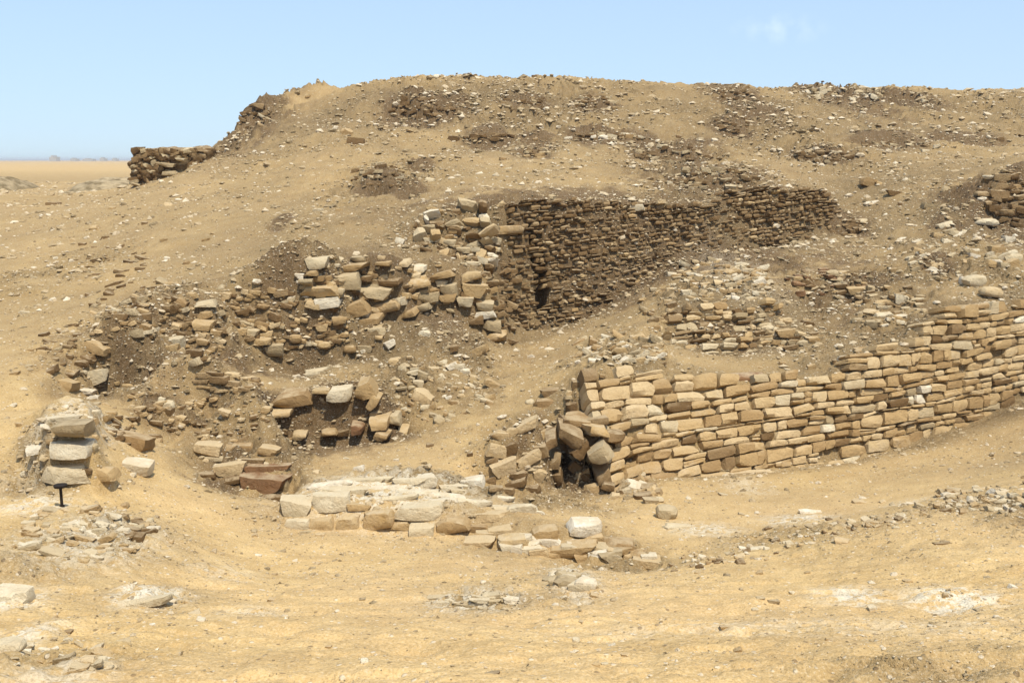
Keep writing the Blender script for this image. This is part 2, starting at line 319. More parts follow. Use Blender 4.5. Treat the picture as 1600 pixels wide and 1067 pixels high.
nr, ncol = GX.shape
me = bpy.data.meshes.new('ground')
co = np.stack([GX, GY, GZ], -1).reshape(-1, 3).astype(np.float32)
ii = (np.arange(nr-1)[:, None]*ncol+np.arange(ncol-1)[None, :]).reshape(-1)
quads = np.stack([ii, ii+1, ii+ncol+1, ii+ncol], -1).astype(np.int32)
def np_mesh(me, co, polys, k, smooth=True):
    n = len(polys)
    me.vertices.add(len(co)); me.vertices.foreach_set('co', co.reshape(-1).astype(np.float32))
    me.loops.add(n*k); me.loops.foreach_set('vertex_index', polys.reshape(-1).astype(np.int32))
    me.polygons.add(n); me.polygons.foreach_set('loop_start', np.arange(0, n*k, k, dtype=np.int32))
    me.polygons.foreach_set('loop_total', np.full(n, k, dtype=np.int32))
    me.polygons.foreach_set('use_smooth', np.full(n, smooth))
    me.update(calc_edges=True)
np_mesh(me, co, quads, 4)
att = np.zeros((nr, ncol, 4), np.float32); att[..., 3] = 1
far_ = np.clip((Y-9.0)/3.5, 0, 1)
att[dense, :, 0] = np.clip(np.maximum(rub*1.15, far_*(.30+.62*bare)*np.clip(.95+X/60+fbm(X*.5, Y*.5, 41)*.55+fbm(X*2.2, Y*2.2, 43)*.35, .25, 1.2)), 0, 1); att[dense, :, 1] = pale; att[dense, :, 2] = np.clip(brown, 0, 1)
for arr in (0, 1, 2): att[..., arr] = np.clip(att[..., arr], 0, 1)
a = BARE = np.ones(GX.shape); BARE[dense] = .5+.5*bare
me.attributes.new('earth', 'FLOAT', 'POINT').data.foreach_set('value', (np.clip((GY-8.2+fbm(GX*.5, GY*.5, 95, 3)*2.5)/6.5, 0, 1)*(1-.65*np.clip((GY-46)/60, 0, 1))*BARE).astype(np.float32).reshape(-1))
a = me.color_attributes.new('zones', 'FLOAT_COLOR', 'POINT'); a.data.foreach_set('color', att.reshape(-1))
ground = bpy.data.objects.new('ground', me); C.objects.link(ground)
ground['kind'] = 'structure'; ground['label'] = 'sandy ground falling into the excavated pit and rising to the hill'

# ------------------------------------------------------------------ materials
def mat(name): 
    m = bpy.data.materials.new(name); m.use_nodes = True; t = m.node_tree; t.nodes.clear()
    o = t.nodes.new('ShaderNodeOutputMaterial'); b = t.nodes.new('ShaderNodeBsdfPrincipled')
    b.inputs['Roughness'].default_value = .95; b.inputs['Specular IOR Level'].default_value = .12
    t.links.new(b.outputs[0], o.inputs[0]); return m, t, b
def nd(t, ty, **kw):
    n = t.nodes.new(ty)
    for k, v in kw.items(): setattr(n, k, v)
    return n
def mixc(t, fac, a, b):
    n = t.nodes.new('ShaderNodeMix'); n.data_type = 'RGBA'
    for s, v in ((0, fac), (6, a), (7, b)):
        if hasattr(v, 'is_output'): t.links.new(v, n.inputs[s])
        else: n.inputs[s].default_value = v if s == 0 else (*v, 1)
    return n.outputs[2]
def noise(t, co, scale, detail=4, rough=.55):
    n = nd(t, 'ShaderNodeTexNoise'); n.inputs['Scale'].default_value = scale; n.inputs['Detail'].default_value = detail; n.inputs['Roughness'].default_value = rough
    t.links.new(co, n.inputs['Vector']); return n.outputs[0]
def rng_(t, v, a, b, c=0, d=1):
    n = nd(t, 'ShaderNodeMapRange'); t.links.new(v, n.inputs[0])
    for i, x in enumerate((a, b, c, d)): n.inputs[i+1].default_value = x
    return n.outputs[0]
def mth(t, op, a, b=0.):
    n = nd(t, 'ShaderNodeMath', operation=op)
    for i, v in enumerate((a, b)):
        if hasattr(v, 'is_output'): t.links.new(v, n.inputs[i])
        else: n.inputs[i].default_value = v
    return n.outputs[0]

m_ground, t, b = mat('sand_and_rubble')
tcn = nd(t, 'ShaderNodeTexCoord'); co_ = tcn.outputs['Object']
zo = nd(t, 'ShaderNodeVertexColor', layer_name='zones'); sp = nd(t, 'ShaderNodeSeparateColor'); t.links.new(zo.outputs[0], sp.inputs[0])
big = rng_(t, noise(t, co_, .45, 5), .35, .65); mid = rng_(t, noise(t, co_, 3.1, 6, .65), .32, .68); fine = rng_(t, noise(t, co_, 19, 5, .7), .3, .7); vf = rng_(t, noise(t, co_, 75, 3, .7), .3, .7)
sand = mixc(t, mid, (.45, .295, .118), (.62, .435, .195))
sand = mixc(t, mth(t, 'MULTIPLY', big, .6), sand, (.52, .355, .17))
eat = nd(t, 'ShaderNodeAttribute', attribute_name='earth'); earth = mixc(t, mid, (.24, .156, .066), (.345, .238, .106))
sand = mixc(t, mth(t, 'MULTIPLY', eat.outputs['Fac'], .88), sand, earth)
grit = mixc(t, fine, (.09, .059, .026), (.228, .155, .072))
col = mixc(t, mth(t, 'MULTIPLY', sp.outputs[0], mth(t, 'ADD', mth(t, 'MULTIPLY', mid, .4), .58)), sand, grit)
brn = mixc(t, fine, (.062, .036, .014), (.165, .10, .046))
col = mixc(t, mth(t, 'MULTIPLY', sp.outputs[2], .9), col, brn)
crust = mixc(t, fine, (.50, .43, .30), (.72, .66, .52))
pf = mth(t, 'MULTIPLY', sp.outputs[1], rng_(t, noise(t, co_, 13, 7, .75), .45, .53)); col = mixc(t, pf, col, crust)
col = mixc(t, mth(t, 'MULTIPLY', rng_(t, vf, .55, .95), .5), col, (.20, .135, .07))
col = mixc(t, mth(t, 'MULTIPLY', rng_(t, vf, .42, .05), .40), col, (.66, .56, .40))
# scattered grit: cells with pale or dark colour
vo = nd(t, 'ShaderNodeTexVoronoi'); vo.inputs['Scale'].default_value = 26; t.links.new(co_, vo.inputs['Vector'])
sc = nd(t, 'ShaderNodeSeparateColor'); t.links.new(vo.outputs['Color'], sc.inputs[0])
dot = rng_(t, vo.outputs['Distance'], .34, .22)
pd = mth(t, 'MULTIPLY', dot, mth(t, 'GREATER_THAN', sc.outputs[0], .86)); dd = mth(t, 'MULTIPLY', dot, mth(t, 'LESS_THAN', sc.outputs[0], .10))
col = mixc(t, mth(t, 'MULTIPLY', pd, .55), col, (.66, .58, .44)); col = mixc(t, mth(t, 'MULTIPLY', dd, .6), col, (.13, .085, .05))
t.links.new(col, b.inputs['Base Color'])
hgt = mth(t, 'ADD', mth(t, 'MULTIPLY', fine, .7), mth(t, 'MULTIPLY', vf, .35)); hgt = mth(t, 'ADD', hgt, mth(t, 'MULTIPLY', mth(t, 'ADD', pd, dd), .6))
bp = nd(t, 'ShaderNodeBump'); bp.inputs['Distance'].default_value = .02
t.links.new(mth(t, 'ADD', mth(t, 'MULTIPLY', sp.outputs[0], .4), .6), bp.inputs['Strength'])
t.links.new(hgt, bp.inputs['Height']); t.links.new(bp.outputs[0], b.inputs['Normal'])
me.materials.append(m_ground)

def stone_mat(name, c0, c1, c2, stain, scale=1.):
    m, t, b = mat(name)
    tcn = nd(t, 'ShaderNodeTexCoord'); oi = nd(t, 'ShaderNodeObjectInfo'); at = nd(t, 'ShaderNodeAttribute', attribute_name='rnd')
    geo = nd(t, 'ShaderNodeNewGeometry'); co_ = geo.outputs['Position']
    rn = mth(t, 'FRACT', mth(t, 'ADD', oi.outputs['Random'], at.outputs['Fac']))
    rr = nd(t, 'ShaderNodeValToRGB'); t.links.new(rn, rr.inputs[0])
    rr.color_ramp.elements[0].color = (*c0, 1); rr.color_ramp.elements[1].color = (*c2, 1)
    e = rr.color_ramp.elements.new(.55); e.color = (*c1, 1)
    m1 = rng_(t, noise(t, co_, 8*scale, 6, .72), .36, .64); m2 = rng_(t, noise(t, co_, 30*scale, 5, .75), .34, .66)
    c = mixc(t, mth(t, 'MULTIPLY', m1, .45), rr.outputs[0], stain)
    c = mixc(t, mth(t, 'MULTIPLY', rng_(t, m2, .6, 1.), .26), c, (c0[0]*.6, c0[1]*.57, c0[2]*.53))
    # dust lying on upward faces
    sx = nd(t, 'ShaderNodeSeparateXYZ'); t.links.new(geo.outputs['Normal'], sx.inputs[0])
    dust = mth(t, 'MULTIPLY', rng_(t, sx.outputs[2], .55, .95), rng_(t, m1, .1, .8)); c = mixc(t, mth(t, 'MULTIPLY', dust, .55), c, (.56, .44, .27))
    t.links.new(c, b.inputs['Base Color'])
    bp = nd(t, 'ShaderNodeBump'); bp.inputs['Distance'].default_value = .028; bp.inputs['Strength'].default_value = .6
    t.links.new(mth(t, 'ADD', m1, mth(t, 'MULTIPLY', m2, .55)), bp.inputs['Height']); t.links.new(bp.outputs[0], b.inputs['Normal'])
    return m
M = {'tan': stone_mat('tan_limestone', (.30, .19, .085), (.47, .325, .155), (.60, .46, .265), (.37, .235, .10)),
     'pale': stone_mat('pale_limestone', (.56, .46, .29), (.66, .57, .40), (.74, .66, .51), (.50, .37, .20)),
     'brown': stone_mat('brown_rubble_stone', (.13, .076, .031), (.21, .13, .058), (.34, .235, .118), (.17, .102, .043)),
     'grey': stone_mat('grey_weathered_stone', (.32, .24, .135), (.48, .375, .22), (.60, .50, .33), (.37, .265, .13)),
     'rust': stone_mat('rust_coloured_stone', (.14, .065, .03), (.20, .10, .045), (.27, .15, .07), (.25, .16, .085)),
     'ochre': stone_mat('ochre_limestone', (.38, .235, .09), (.46, .305, .13), (.54, .40, .21), (.52, .42, .28)),
     'mix': stone_mat('mixed_gravel', (.15, .105, .05), (.44, .325, .18), (.76, .66, .49), (.38, .28, .15))}
M['spoil'] = stone_mat('dark_spoil_earth', (.15, .11, .055), (.16, .118, .06), (.175, .13, .065), (.20, .15, .08), .3)
mi, t, b = mat('rusty_iron'); b.inputs['Base Color'].default_value = (.035, .026, .02, 1); b.inputs['Roughness'].default_value = .7; b.inputs['Metallic'].default_value = .5; M['iron'] = mi

# ------------------------------------------------------------------ stones
def cube_pts(n):
    vs = {}; fs = []
    def vid(p):
        k = tuple(round(c*n) for c in p)
        if k not in vs: vs[k] = len(vs)
        return vs[k]
    g = [-1+2*i/n for i in range(n+1)]
    for ax in range(3):
        for sg in (-1, 1):
            for i in range(n):
                for j in range(n):
                    q = []
                    for (u, v) in ((g[i], g[j]), (g[i+1], g[j]), (g[i+1], g[j+1]), (g[i], g[j+1])):
                        p = [0, 0, 0]; p[ax] = sg; p[(ax+1) % 3] = u; p[(ax+2) % 3] = v; q.append(vid(p))
                    fs.append(q if sg > 0 else q[::-1])
    arr = np.zeros((len(vs), 3))
    for k, i in vs.items(): arr[i] = [c/n for c in k]
    return arr, fs
CP = {n: cube_pts(n) for n in (1, 2, 3, 4)}
def stone_shape(n, k=5., rough=.09, chip=.25):
    p, f = CP[n]; p = p.copy()
    nrm = (np.abs(p)**k).sum(1)**(1/k); p = p/nrm[:, None]
    # irregular plan: shear/taper, chipped corners
    tx, ty, tz = rng.uniform(-.22, .22, 3); p[:, 0] *= 1+tx*p[:, 2]; p[:, 2] *= 1+ty*p[:, 0]; p[:, 1] *= 1+tz*p[:, 0]
    for _ in range(5):
        d = rng.normal(size=3); d /= np.linalg.norm(d); lim = (p@d).max()*(1-chip*rng.random())
        e = p@d-lim; p -= np.outer(np.clip(e, 0, None), d)
    p += rng.normal(scale=rough*.6, size=p.shape)
    return p, f
def mesh_of(name, p, f, m, smooth_angle=38):
    me = bpy.data.meshes.new(name); me.from_pydata(p.tolist(), [], f); me.materials.append(m)
    me.polygons.foreach_set('use_smooth', [True]*len(me.polygons)); me.set_sharp_from_angle(angle=R(smooth_angle-10)); return me
LIB = {}
def lib(kind, m):
    key = (kind, m)
    if key not in LIB:
        LIB[key] = []
        for i in range(9):
            if kind == 'block': p, f = stone_shape(3, 16., .06, .40)
            elif kind == 'boulder': p, f = stone_shape(3, 2.6, .06, .15)
            elif kind == 'slab': p, f = stone_shape(3, 14., .085, .5)
            else: p, f = stone_shape(2, 6., .16, .5)
            LIB[key].append(mesh_of(kind+'_stone', p, f, M[m]))
    return random.choice(LIB[key])
def empty(name, loc, label, cat, group=None):
    o = bpy.data.objects.new(name, None); C.objects.link(o); o.location = loc; o.empty_display_size = .2
    o['label'] = label; o['category'] = cat
    if group: o['group'] = group
    return o
def child(name, me, parent, loc, rot=(0, 0, 0), sc=(1, 1, 1)):
    o = bpy.data.objects.new(name, me); C.objects.link(o)
    if parent: o.parent = parent; loc = Vector(loc)-parent.location
    o.location = loc; o.rotation_euler = rot; o.scale = sc; return o
def put(px, py, wpx, hpx, kind='block', m='tan', rot=0, yaw=0, depth=None, proud=.35, parent=None, name='stone', pitch=0, lift=0, Y=None, hs=1., free=False):
    if free: lift = hpx*hit(px, py).y/F*.26; hs = .8
    """a stone seated in the ground where its centre is seen; half of its depth is bedded behind the face"""
    p = (hit(px, py+hpx*.32) if free else hit(px, py)) if Y is None else Vector(P(px, py, Y)); s = p.y/F
    wx, hz = wpx*s/2, hpx*s/2*hs
    dy = (depth/2) if depth else max(hz*1.0, min(wx, hz*2.0))*random.uniform(.8, 1.05)
    loc = p+Vector((0, dy*(1-2*proud), lift))
    r = (R(random.uniform(-6, 6)+pitch), R(rot+random.uniform(-3, 3)), R(yaw+random.uniform(-9, 9)))
    return child(name, lib(kind, m), parent, loc, r, (wx, dy, hz))
# ---- coursed rubble masonry on a ruled face between a base line and a top line
def resample(pl, n):
    a = np.array(pl); d = np.concatenate([[0], np.cumsum(np.hypot(*(a[1:, :2]-a[:-1, :2]).T))])
    s = np.linspace(0, d[-1], n); return np.stack([np.interp(s, d, a[:, i]) for i in range(3)], 1), d[-1]
def joined(name, parts, m, parent, label=None):
    vs = []; fs = []; rn = []; n0 = 0
    for p, f in parts:
        vs.append(p); fs.append(np.array(f)+n0); n0 += len(p); rn.append(np.full(len(p), random.random()))
    me = bpy.data.meshes.new(name); np_mesh(me, np.concatenate(vs), np.concatenate(fs), 4, True)
    me.set_sharp_from_angle(angle=R(38))
    at = me.attributes.new('rnd', 'FLOAT', 'POINT'); at.data.foreach_set('value', np.concatenate(rn).astype(np.float32))
    me.materials.append(M[m]); o = bpy.data.objects.new(name, me); C.objects.link(o)
    if parent: o.parent = parent; o.location = -parent.location
    o['kind'] = 'stuff'; return o
def masonry(parent, B, T, ch, wr, mats, depth=.22, jitter=.02, gap=.006, proud=.07, n=3, limit=295, sloppy=.1, drop=.04, seed=1, rest='small_stones', rest_mat=None, k=9., bury=.5, hole=None, pb=1.3):
    N = 200; b, Ln = resample(B, N); tt, _ = resample(T, N); cum = np.linspace(0, 1, N)
    rs = np.random.default_rng(seed)
    def at(s, z):
        bb = [np.interp(s, cum, b[:, i]) for i in range(3)]; tp = [np.interp(s, cum, tt[:, i]) for i in range(3)]
        H = max(tp[2]-bb[2], .05); q = (z-bb[2])/H
        q = min(max(q, -.4), 1.25)
        return np.array([bb[0]+(tp[0]-bb[0])*q, bb[1]+(tp[1]-bb[1])*q, z]), bb[2], tp[2]
    zmin = b[:, 2].min()-.1; zmax = tt[:, 2].max()
    def wob(s, c): return float(vnoise(np.array(s*Ln*1.4+c*3.7), np.array(c*.35+seed), seed+5)-.5)*ch*.95
    tilt = (b[-1, 2]-b[0, 2])*.35
    out = []; z = zmin-abs(tilt); c = 0
    while z < zmax+abs(tilt):
        h = ch*rs.uniform(.75, 1.3); s = -rs.uniform(0, .5)*wr[0]/Ln
        while s < 1:
            wd = rs.uniform(*wr)*(1 if rs.random() > .25 else .68)/Ln; s2 = s+wd
            m_ = min(max((s+s2)/2, 0), 1); zo = tilt*m_
            if s2 > 1.02: break
            sa, sb = max(s, 0), min(s2, 1)
            if sb-sa < .3*wd: s = s2; continue
            zl0, zl1 = z+zo+wob(sa, c), z+zo+wob(sb, c); zu0, zu1 = z+h+zo+wob(sa, c+1), z+h+zo+wob(sb, c+1)
            pc, zb, zt = at(m_, (zl0+zu1)/2)
            zc = (zl0+zl1+zu0+zu1)/4
            if zc < zt+ch*.15+rs.normal()*ch*.25 and zc > zb-ch*bury and rs.random() > drop:
                g_ = gap/Ln+rs.random()*jitter*.3/Ln
                A_ = [at(sa+g_, zl0+gap)[0], at(sb-g_, zl1+gap)[0], at(sb-g_+rs.normal()*jitter/Ln, zu1-gap)[0], at(sa+g_+rs.normal()*jitter/Ln, zu0-gap)[0]]
                # some stones split into two thin ones
                if hole and math.hypot(np.linalg.norm((pc-np.array(hole[0]))[:2]), (pc[2]-hole[0][2])*.9) < hole[1]: s = s2; continue
                cells = [A_]
                if rs.random() < .08:
                    f_ = rs.uniform(.4, .6); l = A_[0]*(1-f_)+A_[3]*f_; r = A_[1]*(1-f_)+A_[2]*f_; e_ = np.array([0, 0, gap])
                    cells = [[A_[0], A_[1], r-e_, l-e_], [l+e_, r+e_, A_[2], A_[3]]]
                for q in cells:
                    q = [v.copy() for v in q]
                    p, f = CP[n]; p = p.copy(); nr_ = (np.abs(p)**k).sum(1)**(1/k); p /= nr_[:, None]
                    p += rs.normal(scale=.05, size=p.shape)*np.array([.8, pb, 1.])
                    for _ in range(2):
                        d = rs.normal(size=3); d[1] = -abs(d[1]); d /= np.linalg.norm(d); e = p@d-(p@d).max()*(1-.3*rs.random()); p -= np.outer(np.clip(e, 0, None), d)
                    u = (p[:, 0]+1)/2; v = (p[:, 2]+1)/2
                    base = (1-u)[:, None]*(1-v)[:, None]*q[0]+u[:, None]*(1-v)[:, None]*q[1]+u[:, None]*v[:, None]*q[2]+(1-u)[:, None]*v[:, None]*q[3]
                    nrm = np.cross(q[1]-q[0], q[3]-q[0]); nrm = nrm*(-1 if nrm[1] > 0 else 1); nrm /= np.linalg.norm(nrm)+1e-9
                    dp = depth*rs.uniform(.8, 1.1); pr = proud+rs.normal()*jitter*1.2
                    pos = base+nrm[None, :]*(-(p[:, 1])[:, None]*dp/2+pr-dp/2)
                    ce = pos.mean(0); size = np.linalg.norm(q[1]-q[0])*np.linalg.norm(q[3]-q[0])/ce[1]**2
                    ang = rs.normal()*sloppy*.5; rel = pos-ce
                    if sloppy:
                        ca, sa_ = math.cos(ang), math.sin(ang); rel = np.stack([rel[:, 0]*ca-rel[:, 2]*sa_, rel[:, 1], rel[:, 0]*sa_+rel[:, 2]*ca], 1)
                    vis = abs(ce[0]) < ce[1]*.53
                    out.append((size*(1 if vis else .2), ce, rel, f))
            s = s2
        z += h; c += 1
    out.sort(key=lambda t_: -t_[0])
    for sz, ce, rel, f in out[:limit]:
        child('stone', mesh_of('stone', rel, f, M[random.choices(mats[0], mats[1])[0]]), parent, ce)
    if len(out) > limit:
        joined(rest, [(ce+rel, f) for _, ce, rel, f in out[limit:]], rest_mat or mats[0][0], parent)
    print(parent.name, len(out))

rw = empty('retaining_wall', RB[3], 'long curved dry stone retaining wall of tan limestone courses on the right of the pit', 'wall')
masonry(rw, RB, RT, .102, (.19, .42), (['tan', 'grey', 'ochre', 'pale', 'brown'], [10, 1.4, 1.5, .6, 1.0]), depth=.3, proud=.075, jitter=.012, seed=3, n=3, k=11, gap=.003, pb=.7, sloppy=.05, drop=.02, rest='small_stones')
dw = empty('rubble_wall', DB[3], 'tall dark brown wall of small thin stones high behind the pit', 'wall')
masonry(dw, DB, DT, .062, (.09, .25), (['brown', 'tan', 'ochre'], [12, .9, .3]), depth=.24, proud=.06, jitter=.022, hole=(hp, .17), seed=8, n=2, sloppy=.2, drop=.10, rest='small_stones', rest_mat='brown', k=5)
iw = empty('low_wall', IB[2], 'short low wall of thin stones on the terrace above the retaining wall, pale mound behind it', 'wall')
masonry(iw, IB, IT, .075, (.14, .34), (['tan', 'brown', 'grey'], [5, 3, 2]), depth=.22, proud=.07, jitter=.03, seed=12, n=2, sloppy=.12, drop=.08, k=5)
sh = empty('ruined_wall_end', DL[1], 'crumbling left end of the dark wall, loose thin stones with deep black gaps', 'wall')
masonry(sh, DL, DLT, .10, (.14, .36), (['brown', 'grey', 'tan', 'pale'], [4, 3, 2, .5]), depth=.3, proud=.1, jitter=.07, seed=14, n=2, sloppy=.5, drop=.2, k=4)

# ---- stones seen one by one, seated in their ruins
def group_of(name, label, cat, lst, px, py, grp=None, **kw):
    e = empty(name, hit(px, py), label, cat, grp)
    for it in lst:
        x, y, w_, h_ = it[:4]; mm = it[4] if len(it) > 4 else 'tan'; rt = it[5] if len(it) > 5 else 0; kd = it[6] if len(it) > 6 else 'block'
        put(x, y, w_, h_, kd, mm, rt, parent=e, **kw)
    return e
group_of('wall_stub', 'low pale wall stub on the sand with ochre blocks, longer of two', 'wall',
  [(463,792,46,30,'pale'), (518,784,60,30,'pale',-4), (466,817,40,17,'pale'), (500,817,48,22,'tan'), (545,814,40,24,'ochre'), (594,811,50,32,'ochre',-8), (658,799,80,25,'pale',-2), (659,828,42,20,'pale'), (708,818,54,28,'tan',-6),
   (667,752,36,20,'pale',-10), (739,756,38,20,'pale',-12), (763,807,84,15,'tan',-3,'slab'), (813,794,48,18,'pale',-6,'slab'), (515,757,70,9,'pale',-5,'slab'), (580,750,74,9,'pale',-4,'slab'), (625,778,60,10,'pale',0,'slab'), (700,775,60,8,'pale',4,'slab'), (560,792,40,12,'tan'), (745,826,40,12,'tan',0,'slab'), (478,832,20,7,'grey'), (500,836,16,6,'tan'), (625,820,30,14,'tan'), (720,768,30,8,'pale',5,'slab'), (790,778,30,7,'pale',8,'slab')], 620, 830, 'wall stubs standing in the sand', hs=.92, proud=.42)
group_of('wall_stub', 'lower wall stub of tan blocks ending in the open sand, right of the longer one', 'wall',
  [(750,849,56,18,'tan'), (802,847,50,22,'ochre',-4), (850,836,46,30,'tan',-6), (842,862,32,11,'tan'), (916,824,58,22,'pale',4), (898,859,84,22,'tan',-3), (968,853,52,28,'tan',8), (1010,880,48,20,'tan',8), (925,840,40,14,'tan'), (835,800,30,8,'pale',0,'slab'), (985,868,24,10,'tan'), (1000,862,20,9,'pale')], 900, 880, 'wall stubs standing in the sand', hs=.92, proud=.42)
group_of('stone_pier', 'small pier of stacked pale blocks at left, sand filling its top', 'pier',
  [(58,702,34,14,'pale',-8), (161,741,38,27,'tan',0), (42,740,16,10,'pale',-20), (130,612,36,8,'pale',4,'slab'), (147,622,14,10,'pale'), (149,634,14,10,'grey'), (147,646,16,10,'pale'), (144,658,16,11,'tan'), (147,684,12,12,'tan'), (146,700,10,12,'grey'), (100,654,54,8,'pale',-6,'slab'), (35,706,12,8,'grey')], 100, 766)
pe = [o for o in C.objects if o.name == 'stone_pier'][0]
for x, y, w_, h_, m_ in ((110,674,58,24,'grey'), (105,706,64,28,'pale'), (99,742,72,32,'grey')):
    put(x, y, w_, h_, 'block', m_, -2, Y=7.62, depth=.30, proud=.2, parent=pe, hs=.95)
put(116, 764, 54, 8, 'slab', 'tan', 2, Y=7.64, depth=.25, proud=.2, parent=pe)
group_of('broken_masonry', 'broken foot of the left ruin with two rust red blocks above the sand', 'wall',
  [(325,703,44,22,'tan',8), (371,699,56,15,'tan'), (421,706,34,16,'tan',12), (362,733,46,20,'tan',-3), (366,752,34,11,'brown'), (419,733,66,14,'rust',-3), (414,756,68,26,'rust',2), (424,779,40,10,'brown'), (340,718,50,9,'grey'), (395,720,40,8,'brown'), (322,744,30,10,'brown'), (444,762,14,26,'grey')], 390, 770)
group_of('stone_ledge', 'line of stone blocks capping the dark recess in the pit floor', 'ledge',
  [(455,620,64,18,'tan',-4), (534,613,40,20,'pale',-3), (570,605,32,26,'tan',-15), (586,624,16,24,'tan',25), (595,657,30,21,'tan'), (561,664,22,15,'rust'), (618,652,19,18,'grey'), (600,676,24,11,'tan',10), (470,676,24,10,'tan'), (515,672,24,10,'tan'), (503,610,28,8,'tan'), (632,668,16,10,'tan'), (440,640,40,12,'tan')], 520, 690, depth=.46, proud=.5)
group_of('ruined_ledge', 'ragged ledge of orange and grey blocks in the slope left of the dark wall', 'ledge',
  [(496,411,32,18,'pale',-6), (499,454,54,16,'ochre'), (514,472,38,16,'pale',-5), (541,438,44,23,'grey',-3), (582,455,52,16,'grey',6,'slab'), (603,479,46,17,'ochre',-8), (555,482,38,22,'tan',-20), (547,418,58,11,'tan',-6,'slab'), (575,500,46,12,'tan',-4), (651,441,38,14,'ochre',-8), (668,466,38,15,'grey',-10), (701,452,30,17,'grey'), (699,466,26,12,'tan'), (735,432,32,17,'tan',-10), (741,452,34,20,'tan',12), (725,470,24,14,'grey'), (758,478,26,17,'grey',5), (758,492,32,12,'pale',-5), (769,508,30,17,'grey',12), (773,526,36,15,'ochre',-5), (655,420,22,11,'pale'), (690,430,36,10,'tan',-10), (640,488,24,10,'tan',-20), (625,470,20,11,'grey'), (590,515,40,10,'grey',-6), (530,500,24,12,'tan'), (527,455,22,10,'grey'), (478,440,22,9,'grey'), (487,426,20,9,'tan'), (570,435,30,9,'brown'), (610,440,34,9,'brown'), (660,480,28,9,'grey',-10), (745,498,22,14,'brown'), (560,405,26,8,'grey'), (630,410,20,8,'tan'), (600,412,24,7,'tan')], 600, 500, depth=.42, proud=.42)
group_of('collapsed_corner', 'collapsed heap of dark tilted blocks beside a black cavity at the wall corner', 'rubble heap',
  [(776,703,32,21,'ochre',15,'slab'), (826,665,42,17,'tan',-25), (849,685,24,24,'tan',-15), (787,730,38,25,'tan',-12), (826,716,44,16,'tan',-30,'slab'), (810,741,26,17,'brown',20), (806,755,54,16,'brown',-20,'slab'), (842,742,20,24,'tan',-50), (782,680,30,12,'tan',10), (800,700,26,18,'brown',-20), (845,705,24,20,'brown',-15), (765,750,24,14,'brown'), (775,765,24,10,'brown'), (800,675,22,12,'tan',-10), (770,718,20,12,'brown'), (830,765,30,10,'brown'), (795,768,20,10,'brown')], 805, 772)  # brown blocks carry the corner's shade in their colour
group_of('fallen_blocks', 'jumbled fallen blocks spilling from the left foot of the retaining wall', 'rubble heap',
  [(891,682,40,28,'tan',18), (908,710,32,22,'tan',-35), (936,713,40,28,'grey',-32), (961,687,42,22,'tan',5), (930,671,48,16,'ochre',8), (925,766,26,24,'tan'), (950,768,26,26,'tan',-40), (998,763,44,16,'pale',10,'slab'), (970,745,30,18,'tan',-20), (980,728,34,14,'tan',-10), (945,740,28,18,'tan',30), (960,778,22,14,'tan'), (1005,778,30,14,'brown'), (900,732,24,18,'brown',40), (885,700,20,20,'brown'), (990,745,26,12,'pale',20), (1020,770,20,12,'tan'), (915,745,20,14,'brown'), (975,762,22,16,'grey',50), (905,655,30,16,'tan'), (893,640,18,22,'brown'), (888,618,14,16,'tan'), (902,602,18,16,'brown')], 950, 780)
fb = [o for o in C.objects if o.name == 'fallen_blocks'][0]
for x, y, w_, h_, m_, r_, yy, dd in ((890,684,38,24,'tan',16,10.5,.6), (926,676,44,16,'ochre',6,10.6,.7), (958,688,40,20,'tan',3,10.6,.4), (862,694,20,24,'brown',-8,10.4,.5), (908,708,32,18,'tan',-35,10.4,.5), (938,714,40,26,'grey',-30,10.3,.4), (905,662,44,13,'tan',4,10.8,.6), (868,722,18,22,'brown',10,10.4,.4), (872,748,16,20,'brown',-10,10.4,.4), (942,744,24,22,'brown',-12,10.3,.4), (932,662,36,14,'tan',-4,10.8,.5), (950,765,22,18,'tan',20,10.2,.3), (884,664,26,12,'brown',8,10.8,.5)):
    put(x, y, w_, h_, random.choice(['block', 'slab']), random.choice([m_, 'brown', m_]), r_, Y=yy, depth=dd*.9, proud=.1, parent=fb)
for i in range(60):
    a_ = random.random(); x = 905+a_*120+random.uniform(-14, 14); y = 725+a_*50+random.uniform(-18, 20)
    put(x, y, random.uniform(9, 26), random.uniform(7, 18), random.choice(['block', 'slab', 'chip']), random.choice(['tan', 'tan', 'ochre', 'brown', 'grey']), random.uniform(-45, 45), parent=fb, proud=.5)
group_of('stone_slabs', 'two flat slabs with a small round stone against the left end of the retaining wall', 'slabs',
  [(855,631,42,13,'tan',-2,'slab'), (863,614,34,11,'brown',0,'slab'), (828,630,16,12,'pale',0,'boulder')], 850, 636)
group_of('ruined_tower', 'squat ruined stone block on the skyline at left, pitted dark side', 'ruin', [], 240, 296)
